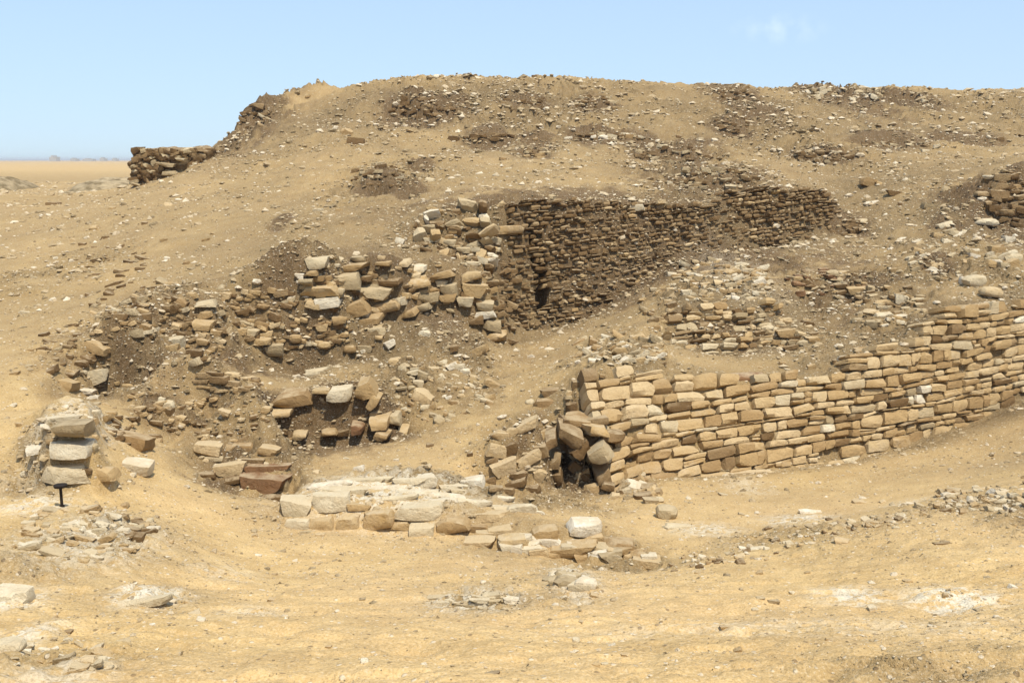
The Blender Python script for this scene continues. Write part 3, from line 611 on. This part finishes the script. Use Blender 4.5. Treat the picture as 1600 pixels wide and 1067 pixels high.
# ---- ruined block on the left skyline: a rough core with stones in its sides
tw = [o for o in C.objects if o.name == 'ruined_tower'][0]
def rough_block(name, x0, x1, y0, y1, z0, z1, m, parent, amp=.12, n=26, seed=1, k=9):
    p, f = cube_pts(n); nrm = (np.abs(p)**k).sum(1)**(1/k); p = p/nrm[:, None]
    pos = np.stack([(x0+x1)/2+p[:, 0]*(x1-x0)/2, (y0+y1)/2+p[:, 1]*(y1-y0)/2, (z0+z1)/2+p[:, 2]*(z1-z0)/2], 1)
    nn = fbm(pos[:, 0]*2+pos[:, 1]*1.3, pos[:, 2]*4+pos[:, 1], seed, 4)*amp+fbm(pos[:, 0]*6, pos[:, 2]*9+pos[:, 1]*5, seed+3, 3)*amp*.5
    pos += p*nn[:, None]*np.array([1, 1, .5])
    me = bpy.data.meshes.new(name); me.from_pydata((pos-np.array(parent.location)).tolist(), [], f); me.materials.append(m)
    me.polygons.foreach_set('use_smooth', [True]*len(me.polygons))
    o = bpy.data.objects.new(name, me); C.objects.link(o); o.parent = parent; return o
a_ = P(203, 300, 27.5); b_ = P(300, 300, 27.5); tz = P(210, 229, 27.5)[2]
rough_block('core', a_[0], b_[0]+.35, 27.4, 29.6, a_[2]-.6, tz-.04, M['brown'], tw, seed=4, amp=.2)
for i in range(150):
    x = random.uniform(206, 318); y = random.uniform(234, 292)
    if x > 240 and y > 292-(x-240)*.5: continue
    s = 27.4/F; pl = P(x, y, 27.36)
    child('stone', lib('chip', random.choice(['grey', 'brown', 'brown', 'brown'])), tw, (pl[0], pl[1]+.1, pl[2]), (0, R(random.uniform(-20, 20)), random.uniform(-.4, .4)), (random.uniform(4, 11)*s, .16, random.uniform(2.5, 5)*s))
for (x, y, w_, h_) in ((268,272,22,9), (262,258,26,6), (276,284,20,9), (285,250,16,5), (250,285,16,6)):
    s = 27.4/F; pl = P(x, y, 27.3); child('stone', lib('block', 'grey'), tw, pl, (0, R(random.uniform(-8, 8)), 0), (w_*s/2, .25, h_*s/2))

# ---- stone outcrops on the slope: each is a thing with its own stones
def outcrop(label, px, py, hw, hh, n, mats, size=(6, 22), flat=.38, sl=12, name='rock_outcrop'):
    if 'dark' in label.split(',')[0] or 'black' in label: mats = ['brown', 'brown', 'brown', mats[0]]
    if 60 < px < 480 and 380 < py < 700: mats = [m for m in mats if m != 'pale']+['brown', 'brown']
    e = empty(name, hit(px, py+hh*.8), label, 'outcrop', 'stone outcrops on the slope')
    for i in range(n):
        a = random.uniform(-1, 1); b_ = random.uniform(-1, 1)*math.sqrt(1-a*a*.8)
        w_ = random.uniform(*size)*random.uniform(.6, 1.1); 
        put(px+a*hw, py+b_*hh, w_, max(3, w_*random.uniform(flat*.6, flat*1.3)), random.choice(['slab', 'chip', 'block']), random.choice(mats), random.uniform(-sl, sl), parent=e, proud=random.uniform(.35, .6))
    return e
outcrop('dark thorny looking patch of broken stones high on the hill, left of centre', 660, 168, 48, 17, 46, ['brown', 'grey', 'brown'], (6, 16), .5, 30)
outcrop('long dark band of stacked stones on the upper slope right of centre', 1050, 241, 60, 14, 52, ['grey', 'brown', 'grey'], (7, 20))
outcrop('wide dark outcrop just above the right part of the dark wall', 1115, 279, 66, 15, 56, ['grey', 'brown', 'brown'], (7, 22))
outcrop('greyish outcrop with black gaps on the upper slope at right', 1280, 242, 46, 11, 34, ['grey', 'brown'], (7, 20))
outcrop('small dark notch with stones below the crest, right of centre', 1142, 194, 26, 14, 22, ['brown', 'brown', 'grey'], (6, 16))
outcrop('dark scar of stones right below the skyline, above the notch', 1150, 146, 34, 12, 22, ['brown', 'grey'], (6, 14), .5, 25)
outcrop('pale and grey stones around a black pocket on the left upper slope', 592, 276, 38, 22, 40, ['grey', 'pale', 'grey', 'tan'], (7, 22))
outcrop('cluster of small dark stones below the crest near the middle', 820, 160, 34, 14, 26, ['grey', 'brown'], (6, 15))
outcrop('small ledge with black shadow below the crest, right of the middle cluster', 928, 161, 30, 11, 22, ['grey', 'brown'], (6, 16))
outcrop('thin dark line of stones edging the upper terrace at its left end', 765, 214, 36, 5, 24, ['brown', 'grey'], (7, 18))
outcrop('little outcrop with one pale stone under the upper terrace line', 832, 240, 25, 9, 20, ['grey', 'tan', 'brown'], (6, 17))
outcrop('thin broken row of stones edging the middle of the upper terrace', 945, 214, 60, 5, 30, ['grey', 'pale', 'brown'], (6, 16))
outcrop('faint row of stones edging the upper terrace at right', 1395, 226, 58, 4, 30, ['grey', 'brown'], (6, 13))
outcrop('grey boulder field breaking the skyline at right', 1312, 146, 62, 12, 60, ['grey', 'grey', 'pale'], (5, 14), .6, 25)
outcrop('ragged dark rim at the left end of the hilltop', 398, 182, 26, 20, 40, ['grey', 'brown'], (7, 20), .4, 35)
outcrop('low lumpy rim of stones on the skyline left of the middle', 615, 113, 36, 5, 30, ['grey', 'tan'], (6, 14), .5)
outcrop('low lumpy rim of stones on the skyline at the middle', 815, 115, 60, 6, 46, ['grey', 'tan', 'brown'], (5, 12), .6)
outcrop('brown heap of loose stones with a reddish top on the right terrace', 1290, 440, 62, 22, 60, ['brown', 'tan', 'rust', 'grey'], (8, 26))
outcrop('loose stones on the terrace right of the reddish heap', 1390, 468, 48, 22, 40, ['grey', 'tan', 'brown'], (8, 26))
outcrop('hollowed heap of stones just above the middle of the retaining wall', 1240, 522, 46, 24, 44, ['grey', 'tan', 'brown'], (9, 28))
outcrop('pair of pale flat slabs with small stones left of the upright corner of the wall', 1372, 500, 34, 13, 18, ['pale', 'tan', 'grey'], (10, 30))
outcrop('knot of dark stones by the right foot of the dark wall', 1326, 356, 30, 14, 30, ['grey', 'brown', 'pale'], (7, 22))
outcrop('heap of thin splintered slabs capping the left end of the retaining wall', 968, 546, 66, 24, 80, ['tan', 'tan', 'grey', 'pale'], (9, 30), .35, 35, 'rubble_heap')
outcrop('crumbly mound of tan and pale chips above the short low wall', 1125, 440, 76, 36, 170, ['tan', 'grey', 'tan', 'pale'], (7, 22), .4, 25, 'rubble_heap')
outcrop('loose stones piled left of the short low wall', 1030, 480, 26, 34, 34, ['tan', 'grey', 'brown'], (7, 20), .5, 30)
outcrop('bank of rough stones filling the upper left slope', 225, 480, 80, 44, 90, ['tan', 'brown', 'grey', 'tan'], (7, 24), .5, 28)
outcrop('thin dark stones lying in rows high on the left slope', 170, 408, 60, 26, 34, ['grey', 'brown', 'tan'], (6, 20), .3, 20)
outcrop('crumbled band of stones across the left ruin', 330, 530, 60, 40, 60, ['tan', 'grey', 'tan'], (7, 26), .5, 25)
outcrop('tilted splintered slabs on the shoulder of the left ruin', 355, 595, 48, 16, 34, ['tan', 'pale', 'tan'], (9, 32), .28, 10)
outcrop('crust of small stones on the front of the left ruin', 340, 655, 80, 36, 70, ['tan', 'tan', 'pale'], (6, 20), .5, 20)
outcrop('dark earthy stones on the left edge of the ruin above the pier', 120, 545, 56, 44, 54, ['tan', 'grey', 'brown'], (7, 26), .4, 30)
outcrop('rubble strewn bank between the pit and the collapsed corner', 690, 610, 76, 50, 100, ['tan', 'pale', 'grey', 'tan'], (6, 24), .5, 35, 'rubble_heap')
outcrop('packed small stones filling the orange ledge between its blocks', 585, 455, 110, 38, 120, ['tan', 'grey', 'brown', 'ochre', 'tan'], (7, 24), .45, 18)
outcrop('earthy stones under the left half of the orange ledge', 500, 520, 100, 24, 60, ['tan', 'brown', 'tan'], (7, 22), .45, 20)
outcrop('packed chips along the upright corner beside the dark wall', 750, 470, 26, 46, 46, ['tan', 'grey', 'brown'], (7, 22), .5, 22)
outcrop('stones littering the crumbling earth above the upright corner', 720, 385, 60, 30, 60, ['grey', 'tan', 'brown'], (7, 26), .4, 25)
outcrop('ragged stones along the upper edge of the left ruin', 400, 470, 60, 22, 46, ['tan', 'grey', 'tan'], (7, 24), .4, 20)
outcrop('broken stones down the ravine between pier and left ruin', 210, 650, 46, 50, 50, ['tan', 'brown', 'tan', 'pale'], (7, 26), .4, 30)
outcrop('row of small stones half buried along the slope below the orange ledge', 450, 520, 80, 26, 40, ['tan', 'grey', 'brown'], (8, 24), .5, 20)
outcrop('heap of pale and grey stones on the ridge at the right edge', 1535, 782, 70, 20, 84, ['pale', 'grey', 'tan'], (8, 30), .4, 28, 'rubble_heap')
outcrop('dark pitted rock face with deep hollow at the right edge of the slope', 1572, 312, 34, 44, 60, ['brown', 'grey', 'brown'], (9, 30), .4, 20)
outcrop('stones scattered on the slope above the right end of the retaining wall', 1500, 400, 80, 40, 70, ['grey', 'tan', 'pale'], (7, 24), .5, 30)
outcrop('eroded knob of crusty pale rock in the left foreground', 130, 835, 90, 44, 90, ['pale', 'tan', 'grey'], (9, 34), .35, 22)
outcrop('pale stones with a tilted dark slab at the right tip of the crusty knob', 214, 822, 26, 22, 14, ['pale', 'pale', 'tan'], (16, 46), .45, 15)
outcrop('flat pale rocks breaking through the sand at the bottom middle', 742, 940, 60, 12, 26, ['pale', 'pale', 'grey'], (12, 46), .25, 10)
outcrop('pale rock hump on the foreground crest right of the flat pale rocks', 893, 908, 34, 13, 16, ['pale', 'grey'], (14, 44), .35, 12)
ws = [o for o in C.objects if o.name == 'wall_stub.001'][0]
for i in range(34):
    q = random.random(); x = 745+q*285; y = 846+q*32+random.uniform(-20, 8)*(1-.5*q)
    put(x, y, random.uniform(18, 44), random.uniform(9, 18), random.choice(['slab', 'block']), random.choice(['pale', 'tan', 'pale', 'grey']), random.uniform(-8, 10), parent=ws, proud=.42)
rg = empty('rubble_ridge', hit(1300, 832), 'long diagonal line of small rubble rising to the right across the foreground', 'rubble line')
for i in range(120):
    q = random.random(); x = 1050+q*560; y = float(np.interp(x, (1050, 1150, 1300, 1430, 1600), (893, 866, 830, 800, 762)))+random.gauss(0, 4+5*q)
    w_ = random.uniform(5, 14)*(1+.4*q); put(x, y, w_, w_*random.uniform(.3, .6), random.choice(['slab', 'chip', 'block']), random.choice(['pale', 'tan', 'grey', 'tan', 'brown']), random.uniform(-22, 22), parent=rg, proud=.5)
outcrop('brown chips lining the sharp left edge of the dark wall', 793, 470, 14, 74, 70, ['brown', 'brown', 'tan'], (8, 22), .4, 22)
for x, y, w_, h_ in ((540,768,70,12), (600,764,80,10), (655,772,60,12), (570,752,60,9), (640,752,50,9), (710,762,46,10), (740,786,60,12), (790,796,50,10), (690,785,50,10), (520,768,30,9)):
    put(x, y, w_, h_, 'slab', 'pale', random.uniform(-5, 5), parent=[o for o in C.objects if o.name == 'wall_stub'][0], proud=.4)
for i, (x, y, t_) in enumerate(((1130, 878, 'left end'), )):
    outcrop('few pebbly stones at the low left end of the foreground ridge', x, y-6, 70, 8, 26, ['pale', 'tan', 'brown'], (5, 16), .5)
outcrop('crumbly ledges cut in the sand at the bottom left corner', 90, 1030, 80, 28, 34, ['pale', 'tan', 'grey'], (12, 46), .25, 25)

# ---- loose stones, each a thing
def hpx_(h_): return h_ > 10
def loose(px, py, w_, h_, label, kind='block', m='tan', rot=0, name='loose_stone', group=None, proud=.6, depth=None):
    o = put(px, py, w_, h_, kind, m, rot, name=name, proud=proud, depth=depth, free=(kind == 'boulder' or name == 'boulder' or (kind == 'block' and hpx_(h_))))
    o['label'] = label; o['category'] = 'boulder' if name == 'boulder' else 'stone'
    if group: o['group'] = group
    return o
for a in [(1041,797,36,30,'round grey boulder on the sand at the foot of the retaining wall','boulder','grey',0,'boulder'),
 (1030,779,16,12,'small pale round stone touching the big round boulder','boulder','pale',0,'boulder'),
 (1520,438,36,26,'grey rounded boulder above the right end of the retaining wall','boulder','grey',0,'boulder'),
 (1547,455,36,22,'tan rounded boulder just below the grey one above the wall','boulder','tan',10,'boulder'),
 (153,586,32,30,'pale cube shaped block with a dark spot resting above the pier','block','pale',-12),
 (218,727,46,28,'bright pale angular block right of the stone pier','block','pale',6),
 (207,688,62,24,'broad sandy slab sloping above the bright pale block','slab','tan',14),
 (105,600,32,16,'flat tan stone under a dark gap left of the pale cube','slab','tan',12),
 (497,582,36,16,'pale jagged stone alone on the sand above the recess','slab','pale',-8),
 (561,731,17,14,'small white stone on the pit floor behind the long wall stub','block','pale',-10),
 (1540,346,36,15,'pale oval slab in front of the dark hollow at right','boulder','pale',0),
 (1562,277,50,6,'thin pale slab over the dark hollow at right','slab','pale',-2),
 (556,223,28,14,'brown wedge shaped stone alone on the upper left slope','slab','brown',5),
 (430,545,28,24,'blocky grey stone in shadow on the ledge left of centre','block','grey',0),
 (406,533,38,12,'flat slab bridging a dark gap on the left ledge','slab','tan',-4),
 (462,528,22,18,'rounded tan stone right of the flat bridging slab','boulder','tan',0),
 (507,538,22,15,'rounded pinkish stone on the sand below the orange block','boulder','tan',0),
 (547,544,21,16,'round stone left of two thin stacked stones','boulder','tan',0),
 (569,545,27,10,'thin stacked stone on the slope below the orange ledge','slab','grey',0),
 (610,537,18,12,'small white stone on the slope right of the stacked stone','chip','pale',-35),
 (662,522,22,12,'pale stone high on the rubble bank under the ledge','chip','pale',15),
 (745,551,40,15,'tilted tan slab leaning on the rubble bank','slab','tan',-32),
 (769,598,28,13,'tan brick shaped stone on the bank above the collapsed corner','block','tan',28),
 (662,618,34,18,'brown angular stone low on the rubble bank','slab','tan',20),
 (277,534,28,24,'square grey brown stone set in the left bank','block','grey',0),
 (323,474,32,12,'flat greenish grey slab on top of the left ruin','slab','grey',-5),
 (153,541,40,16,'long tan slab poking out of the left bank','slab','tan',14),
 (259,631,28,10,'pale flat brick on the face of the left ruin','slab','pale',2),
 (320,506,30,18,'tan block with a dark underside on the left ruin','block','tan',8),
 (625,376,14,12,'pale angular stone on the slope left of the dark wall end','block','pale',20),
 (1032,536,42,11,'long grey plank like slab leaning down above the wall','slab','grey',38),
 (1168,589,58,11,'dark brown long capstone on top of the retaining wall','slab','rust',-2),
 (796,358,44,16,'large pale stone at the upper left corner of the dark wall','block','ochre',-4),
 (994,324,24,10,'single pale stone in the top course of the dark wall','block','pale',0),
 (1155,740,110,7,'thin straight stone course lying at the foot of the retaining wall','slab','tan',-3),
 (22,936,56,38,'large pale rock at the left edge of the foreground','slab','pale',-6),
 (18,1004,54,30,'rounded pale rock below the large one at the left edge','boulder','pale',0),
 (232,938,80,14,'long pale rock streak with a curved edge in the left foreground','slab','pale',-10),
 (305,958,26,14,'grey stone with a black underside in the left foreground','slab','grey',-20),
 (195,1000,26,9,'small grey stone with a pale streak beside it on the foreground sand','slab','grey',-8),
 (108,986,16,6,'brown chip in the foreground sand at left','slab','brown',0),
 (1472,849,30,5,'dark stick like stone lying flat on the right foreground slope','slab','brown',-3),
 (1208,939,20,7,'small dark stone beside the white crust in the foreground','slab','grey',0),
 (1188,934,14,5,'tiny dark stone left of its twin beside the white crust','slab','grey',0),
 (1184,858,26,9,'pale flat stone on the foreground ridge','slab','pale',-8),
 (1155,870,20,9,'dark based stone low on the foreground ridge','slab','tan',-10),
 (1060,822,44,8,'flat pale patch of rock right below the round boulder','slab','pale',3),
 (1265,800,34,8,'flat white stone on the sand in front of the retaining wall','slab','pale',2),
 (900,1000,14,8,'small white stone in the bottom middle sand','chip','pale',0),
 (770,1051,22,7,'dark chip near the bottom edge of the picture','slab','brown',-10),
 (85,320,20,8,'dark stone on the far sandy saddle at left','slab','brown',0),
 (1398,303,28,8,'brown flat stone on the sand track at right','slab','brown',5),
 (1475,352,24,8,'pale tilted slab on the slope left of the dark hollow','slab','pale',-18),
 (1484,362,22,7,'second tilted slab just below the first','slab','grey',-15),
 (165,372,16,6,'dark flake on the left slope','slab','brown',0), (130,382,12,7,'dark small stone left of the flake','chip','brown',0),
 (1350,548,32,10,'brown flat stone bedded just above the wall top','slab','tan',0)]:
    loose(*a[:9])
LAND = [('left pier', 105, 690), ('squat ruined block on the skyline', 250, 260), ('dark hollow at the right edge', 1560, 310), ('dark wall', 1000, 400), ('crumbling end of the dark wall', 700, 370), ('orange ledge', 560, 460), ('left ruin', 330, 640),
  ('pit recess', 520, 650), ('collapsed corner', 800, 710), ('fallen blocks', 930, 720), ('retaining wall foot', 1250, 735), ('retaining wall top', 1300, 560), ('short low wall', 1130, 520), ('pale mound', 1130, 430), ('reddish heap', 1290, 440),
  ('long wall stub', 620, 800), ('smaller wall stub', 900, 850), ('round boulder', 1041, 797), ('pale rocks at bottom middle', 742, 940), ('pale hump on the crest', 893, 908), ('stony ridge at right', 1330, 822), ('stone heap at the right edge', 1535, 782),
  ('white crust in the foreground', 1400, 930), ('crusty knob at left', 130, 835), ('large pale rock at the left edge', 22, 936), ('thorny looking patch on the hill', 660, 168), ('long dark band on the slope', 1050, 241), ('outcrop above the dark wall', 1115, 279),
  ('skyline boulder field', 1312, 146), ('dark notch below the crest', 1142, 194), ('dark rim at the hill end', 398, 182), ('pale stones round the black pocket', 592, 280), ('middle cluster below the crest', 820, 160), ('greyish outcrop with gaps', 1280, 242),
  ('upper left bank of rough stones', 225, 480), ('tilted slab on the bank', 745, 551), ('pale cube shaped block', 153, 586), ('bottom left ledges', 90, 1030)]
used = set()
def auto(px, py, kd, mm, w_):
    nm, lx, ly = min(LAND, key=lambda l: math.hypot(px-l[1], (py-l[2])*1.5))
    dx, dy = px-lx, py-ly
    rel = ('right of' if dx > 0 else 'left of') if abs(dx) > abs(dy)*1.4 else ('below' if dy > 0 else 'above')
    if math.hypot(dx, dy) > 110: rel = 'well '+rel
    tone = {'tan': 'tan', 'pale': 'pale', 'grey': 'grey', 'brown': 'dark brown', 'ochre': 'ochre'}[mm]
    shp = {'chip': 'angular', 'slab': 'flat', 'block': 'blocky', 'boulder': 'rounded'}[kd]
    lab = f'{"small" if w_ < 13 else "fist shaped" if w_ < 17 else "larger"} {tone} {shp} stone {rel} the {nm}'
    if lab in used: return None
    used.add(lab); return lab
for i in range(420):
    px = random.uniform(10, 1590); py = random.uniform(150, 1050)
    if py < 320 and px < 420: continue
    if 900 < px and 470 < py < 760 and py > 600: continue
    if 440 < px < 1040 and 740 < py < 890: continue
    if 790 < px < 1300 and 300 < py < 540: continue
    if px > 1380 and 480 < py < 720: continue
    w_ = min(26, 9+random.expovariate(1/3.0)); kd = random.choice(['chip', 'slab', 'block', 'slab']); mm = random.choice(['tan', 'tan', 'pale', 'grey', 'brown'])
    if py > 850: mm = random.choice(['tan', 'pale']); w_ = min(w_, 14)
    if py > 850 and random.random() < .5: continue
    lab = auto(px, py, kd, mm, w_)
    if lab: loose(px, py, w_, w_*random.uniform(.35, .7), lab, kd, mm, random.uniform(-20, 20), proud=.5)

# ---- iron post under the pier
p0 = hit(97, 792); ip = empty('iron_post', p0, 'short black iron post propping the lowest block of the pier', 'post')
s = p0.y/F
def cyl(name, r, z0, z1, n=14, r2=None):
    r2 = r2 or r; vs = []; fs = []
    for z, rr in ((z0, r), (z1, r2)):
        vs += [(rr*math.cos(2*math.pi*i/n), rr*math.sin(2*math.pi*i/n), z) for i in range(n)]
    fs = [(i, (i+1) % n, n+(i+1) % n, n+i) for i in range(n)]+[tuple(range(n))[::-1], tuple(range(n, 2*n))]
    me = bpy.data.meshes.new(name); me.from_pydata(vs, [], fs); me.materials.append(M['iron']); return me
child('rod', cyl('rod', .0105, -.06, .155), ip, p0); child('head_plate', cyl('head_plate', .045, .155, .172, r2=.05), ip, p0); child('collar', cyl('collar', .018, -.01, .015), ip, p0)

# ---- far desert: low dark spoil mounds and hazy buildings on the horizon
def spoil(px, py, wpx, hpx, Y, label):
    s = Y/F; p = P(px, py+hpx/2, Y); n = 40; vs = []; fs = []
    for i in range(n):
        for j in range(n):
            u = -1+2*i/(n-1); v = -1+2*j/(n-1); r = math.hypot(u, v)
            hgt = max(0, 1-r**3)*hpx*s*.9*(1+.9*float(fbm(np.array(u*2.+px), np.array(v*2.), 6, 3, .45))*.5)-.06
            vs.append((u*wpx*s/2, v*1.8, hgt))
    for i in range(n-1):
        for j in range(n-1): a = i*n+j; fs.append((a, a+n, a+n+1, a+1))
    me = bpy.data.meshes.new('spoil_mound'); me.from_pydata(vs, [], fs); me.materials.append(M['spoil']); me.polygons.foreach_set('use_smooth', [True]*len(me.polygons))
    o = bpy.data.objects.new('spoil_mound', me); C.objects.link(o); o.location = (p[0], Y, zg(p[0], Y)); o['label'] = label; o['category'] = 'mound'
spoil(12, 290, 84, 20, 36, 'low dark spoil mound cut by the left edge of the photo'); spoil(172, 289, 108, 22, 33.5, 'low dark spoil mound just left of the ruined block')
mb, t, b = mat('far_building_plaster'); b.inputs['Base Color'].default_value = (.42, .40, .36, 1)
for i, (px, w_, h_) in enumerate(((97, 18, 8), (128, 14, 4), (150, 26, 3.5), (172, 12, 5), (190, 10, 4))):
    Y = 900+i*30; s = Y/F; x = (px-800)*s; hw, hh = w_*s/2*.6, h_*s*.7+.6
    e = empty('distant_building', (x, Y, EYE-1.05), ['tiny flat roofed block on the desert horizon, tallest and leftmost', 'tiny low building second from the left on the horizon', 'long low grey building on the horizon', 'tiny building with a raised roof on the horizon', 'tiny building on the horizon nearest the ruined block'][i], 'building', 'buildings on the far horizon')
    def bxm(nm, a, b_, c0, c1, d=None):
        vs = [(xx, yy, zz) for zz in (c0, c1) for xx, yy in ((a, -4), (b_, -4), (b_, 4), (a, 4))]
        me = bpy.data.meshes.new(nm); me.from_pydata(vs, [], [(3,2,1,0), (4,5,6,7), (0,1,5,4), (1,2,6,5), (2,3,7,6), (3,0,4,7)]); me.materials.append(mb); return me
    child('wall', bxm('wall', -hw, hw, 0, hh), e, e.location); child('roof_hut', bxm('roof_hut', -hw*.5, hw*.1, hh, hh*1.35), e, e.location)

# ---- gravel: small stones nobody could count
def gravel(name, N, label, seed, smin, pw, region, octa=False):
    rs = np.random.default_rng(seed)
    dr = np.where(dense)[0]; r = rs.integers(dr[0]+30, dr[-1], N*6); c = rs.integers(60, len(cols)-60, N*6)
    A = att[r, c]; global CLUMP; CLUMP = np.clip(.8+1.7*fbm(GX[r, c]*1.1, GY[r, c]*1.1, 91, 4), .06, 1.3); steep = np.abs(GZ[r, c]-GZ[np.maximum(r-2, 0), c])/np.maximum(rows[r]-rows[r-2], 1e-3)
    yy = rows[r]; prob = region(A, yy, steep); keep = rs.random(len(r)) < prob; r = r[keep][:N]; c = c[keep][:N]; n = len(r)
    x = GX[r, c]+rs.normal(size=n)*.01; y = GY[r, c]+rs.normal(size=n)*.01
    z = GZ[r, c]; s = y/F*smin*(1+rs.pareto(pw, n)); s = np.minimum(s, y/F*6.5)
    p, f = CP[1]; ph = (1+5**.5)/2
    ico = np.array([(-1,ph,0),(1,ph,0),(-1,-ph,0),(1,-ph,0),(0,-1,ph),(0,1,ph),(0,-1,-ph),(0,1,-ph),(ph,0,-1),(ph,0,1),(-ph,0,-1),(-ph,0,1)])/1.9
    fi = np.array([(0,11,5),(0,5,1),(0,1,7),(0,7,10),(0,10,11),(1,5,9),(5,11,4),(11,10,2),(10,7,6),(7,1,8),(3,9,4),(3,4,2),(3,2,6),(3,6,8),(3,8,9),(4,9,5),(2,4,11),(6,2,10),(8,6,7),(9,8,1)])
    if octa: ico = np.array([(1,0,0),(0,1,0),(-1,0,0),(0,-1,0),(.1,0,1),(0,.1,-1)], float); fi = np.array([(0,1,4),(1,2,4),(2,3,4),(3,0,4),(1,0,5),(2,1,5),(3,2,5),(0,3,5)])
    nv = len(ico)
    V = ico[None]*np.stack([s*rs.uniform(.7, 1.5, n), s*rs.uniform(.7, 1.3, n), s*rs.uniform(.35, .8, n)], 1)[:, None, :]
    V = V*(1+rs.normal(scale=.16, size=V.shape))
    an = rs.uniform(0, 6.28, n); ca = np.cos(an)[:, None]; sa = np.sin(an)[:, None]
    V = np.stack([V[..., 0]*ca-V[..., 1]*sa, V[..., 0]*sa+V[..., 1]*ca, V[..., 2]+V[..., 0]*rs.uniform(-.3, .3, n)[:, None]], -1)
    V += np.stack([x, y, z+s*.02], 1)[:, None, :]
    Fc = (fi[None]+np.arange(n)[:, None, None]*nv).reshape(-1, 3)
    me = bpy.data.meshes.new(name); np_mesh(me, V.reshape(-1, 3), Fc, 3, False)
    at = me.attributes.new('rnd', 'FLOAT', 'POINT'); at.data.foreach_set('value', np.repeat(rs.random(n), nv).astype(np.float32))
    me.materials.append(M['mix']); o = bpy.data.objects.new(name, me); C.objects.link(o); o['kind'] = 'stuff'; o['label'] = label; print(name, n)
RG = lambda A, y, st: np.clip(.06+.8*A[:, 0]+.1*A[:, 1]+.25*A[:, 2], 0, 1)*(.35+.65*np.clip(st, 0, 1.5))*np.where(y > 7, 1, .5)*CLUMP
gravel('rubble', 24000, 'coarse rubble chips strewn over the slopes', 21, 1.5, 2.6, RG)
gravel('gravel', 72000, 'fine stony gravel strewn over the slopes and sand', 22, .9, 2.4, RG, True)

gravel('foreground_grit', 26000, 'fine pale and dark grit on the foreground sand', 29, .7, 2.6, lambda A, y, st: np.where(y < 8.2, .7, 0.)*CLUMP, True)
# ---- hazy desert air
bm = bpy.data.meshes.new('haze'); zt_ = float(GZ.max())+.8
vs = [(x, y, z) for z in (-4, zt_) for x, y in ((-9200, -9200), (9200, -9200), (9200, 9200), (-9200, 9200))]
bm.from_pydata(vs, [], [(3,2,1,0), (4,5,6,7), (0,1,5,4), (1,2,6,5), (2,3,7,6), (3,0,4,7)])
hm = bpy.data.materials.new('desert_air'); hm.use_nodes = True; t = hm.node_tree; t.nodes.clear()
o_ = t.nodes.new('ShaderNodeOutputMaterial'); v_ = t.nodes.new('ShaderNodeVolumePrincipled'); v_.inputs['Density'].default_value = .0005; v_.inputs['Color'].default_value = (.97, .96, .95, 1); v_.inputs['Anisotropy'].default_value = .2
t.links.new(v_.outputs[0], o_.inputs['Volume']); bm.materials.append(hm)
hz = bpy.data.objects.new('haze', bm); C.objects.link(hz); hz['kind'] = 'stuff'; hz['label'] = 'thin dusty desert air'
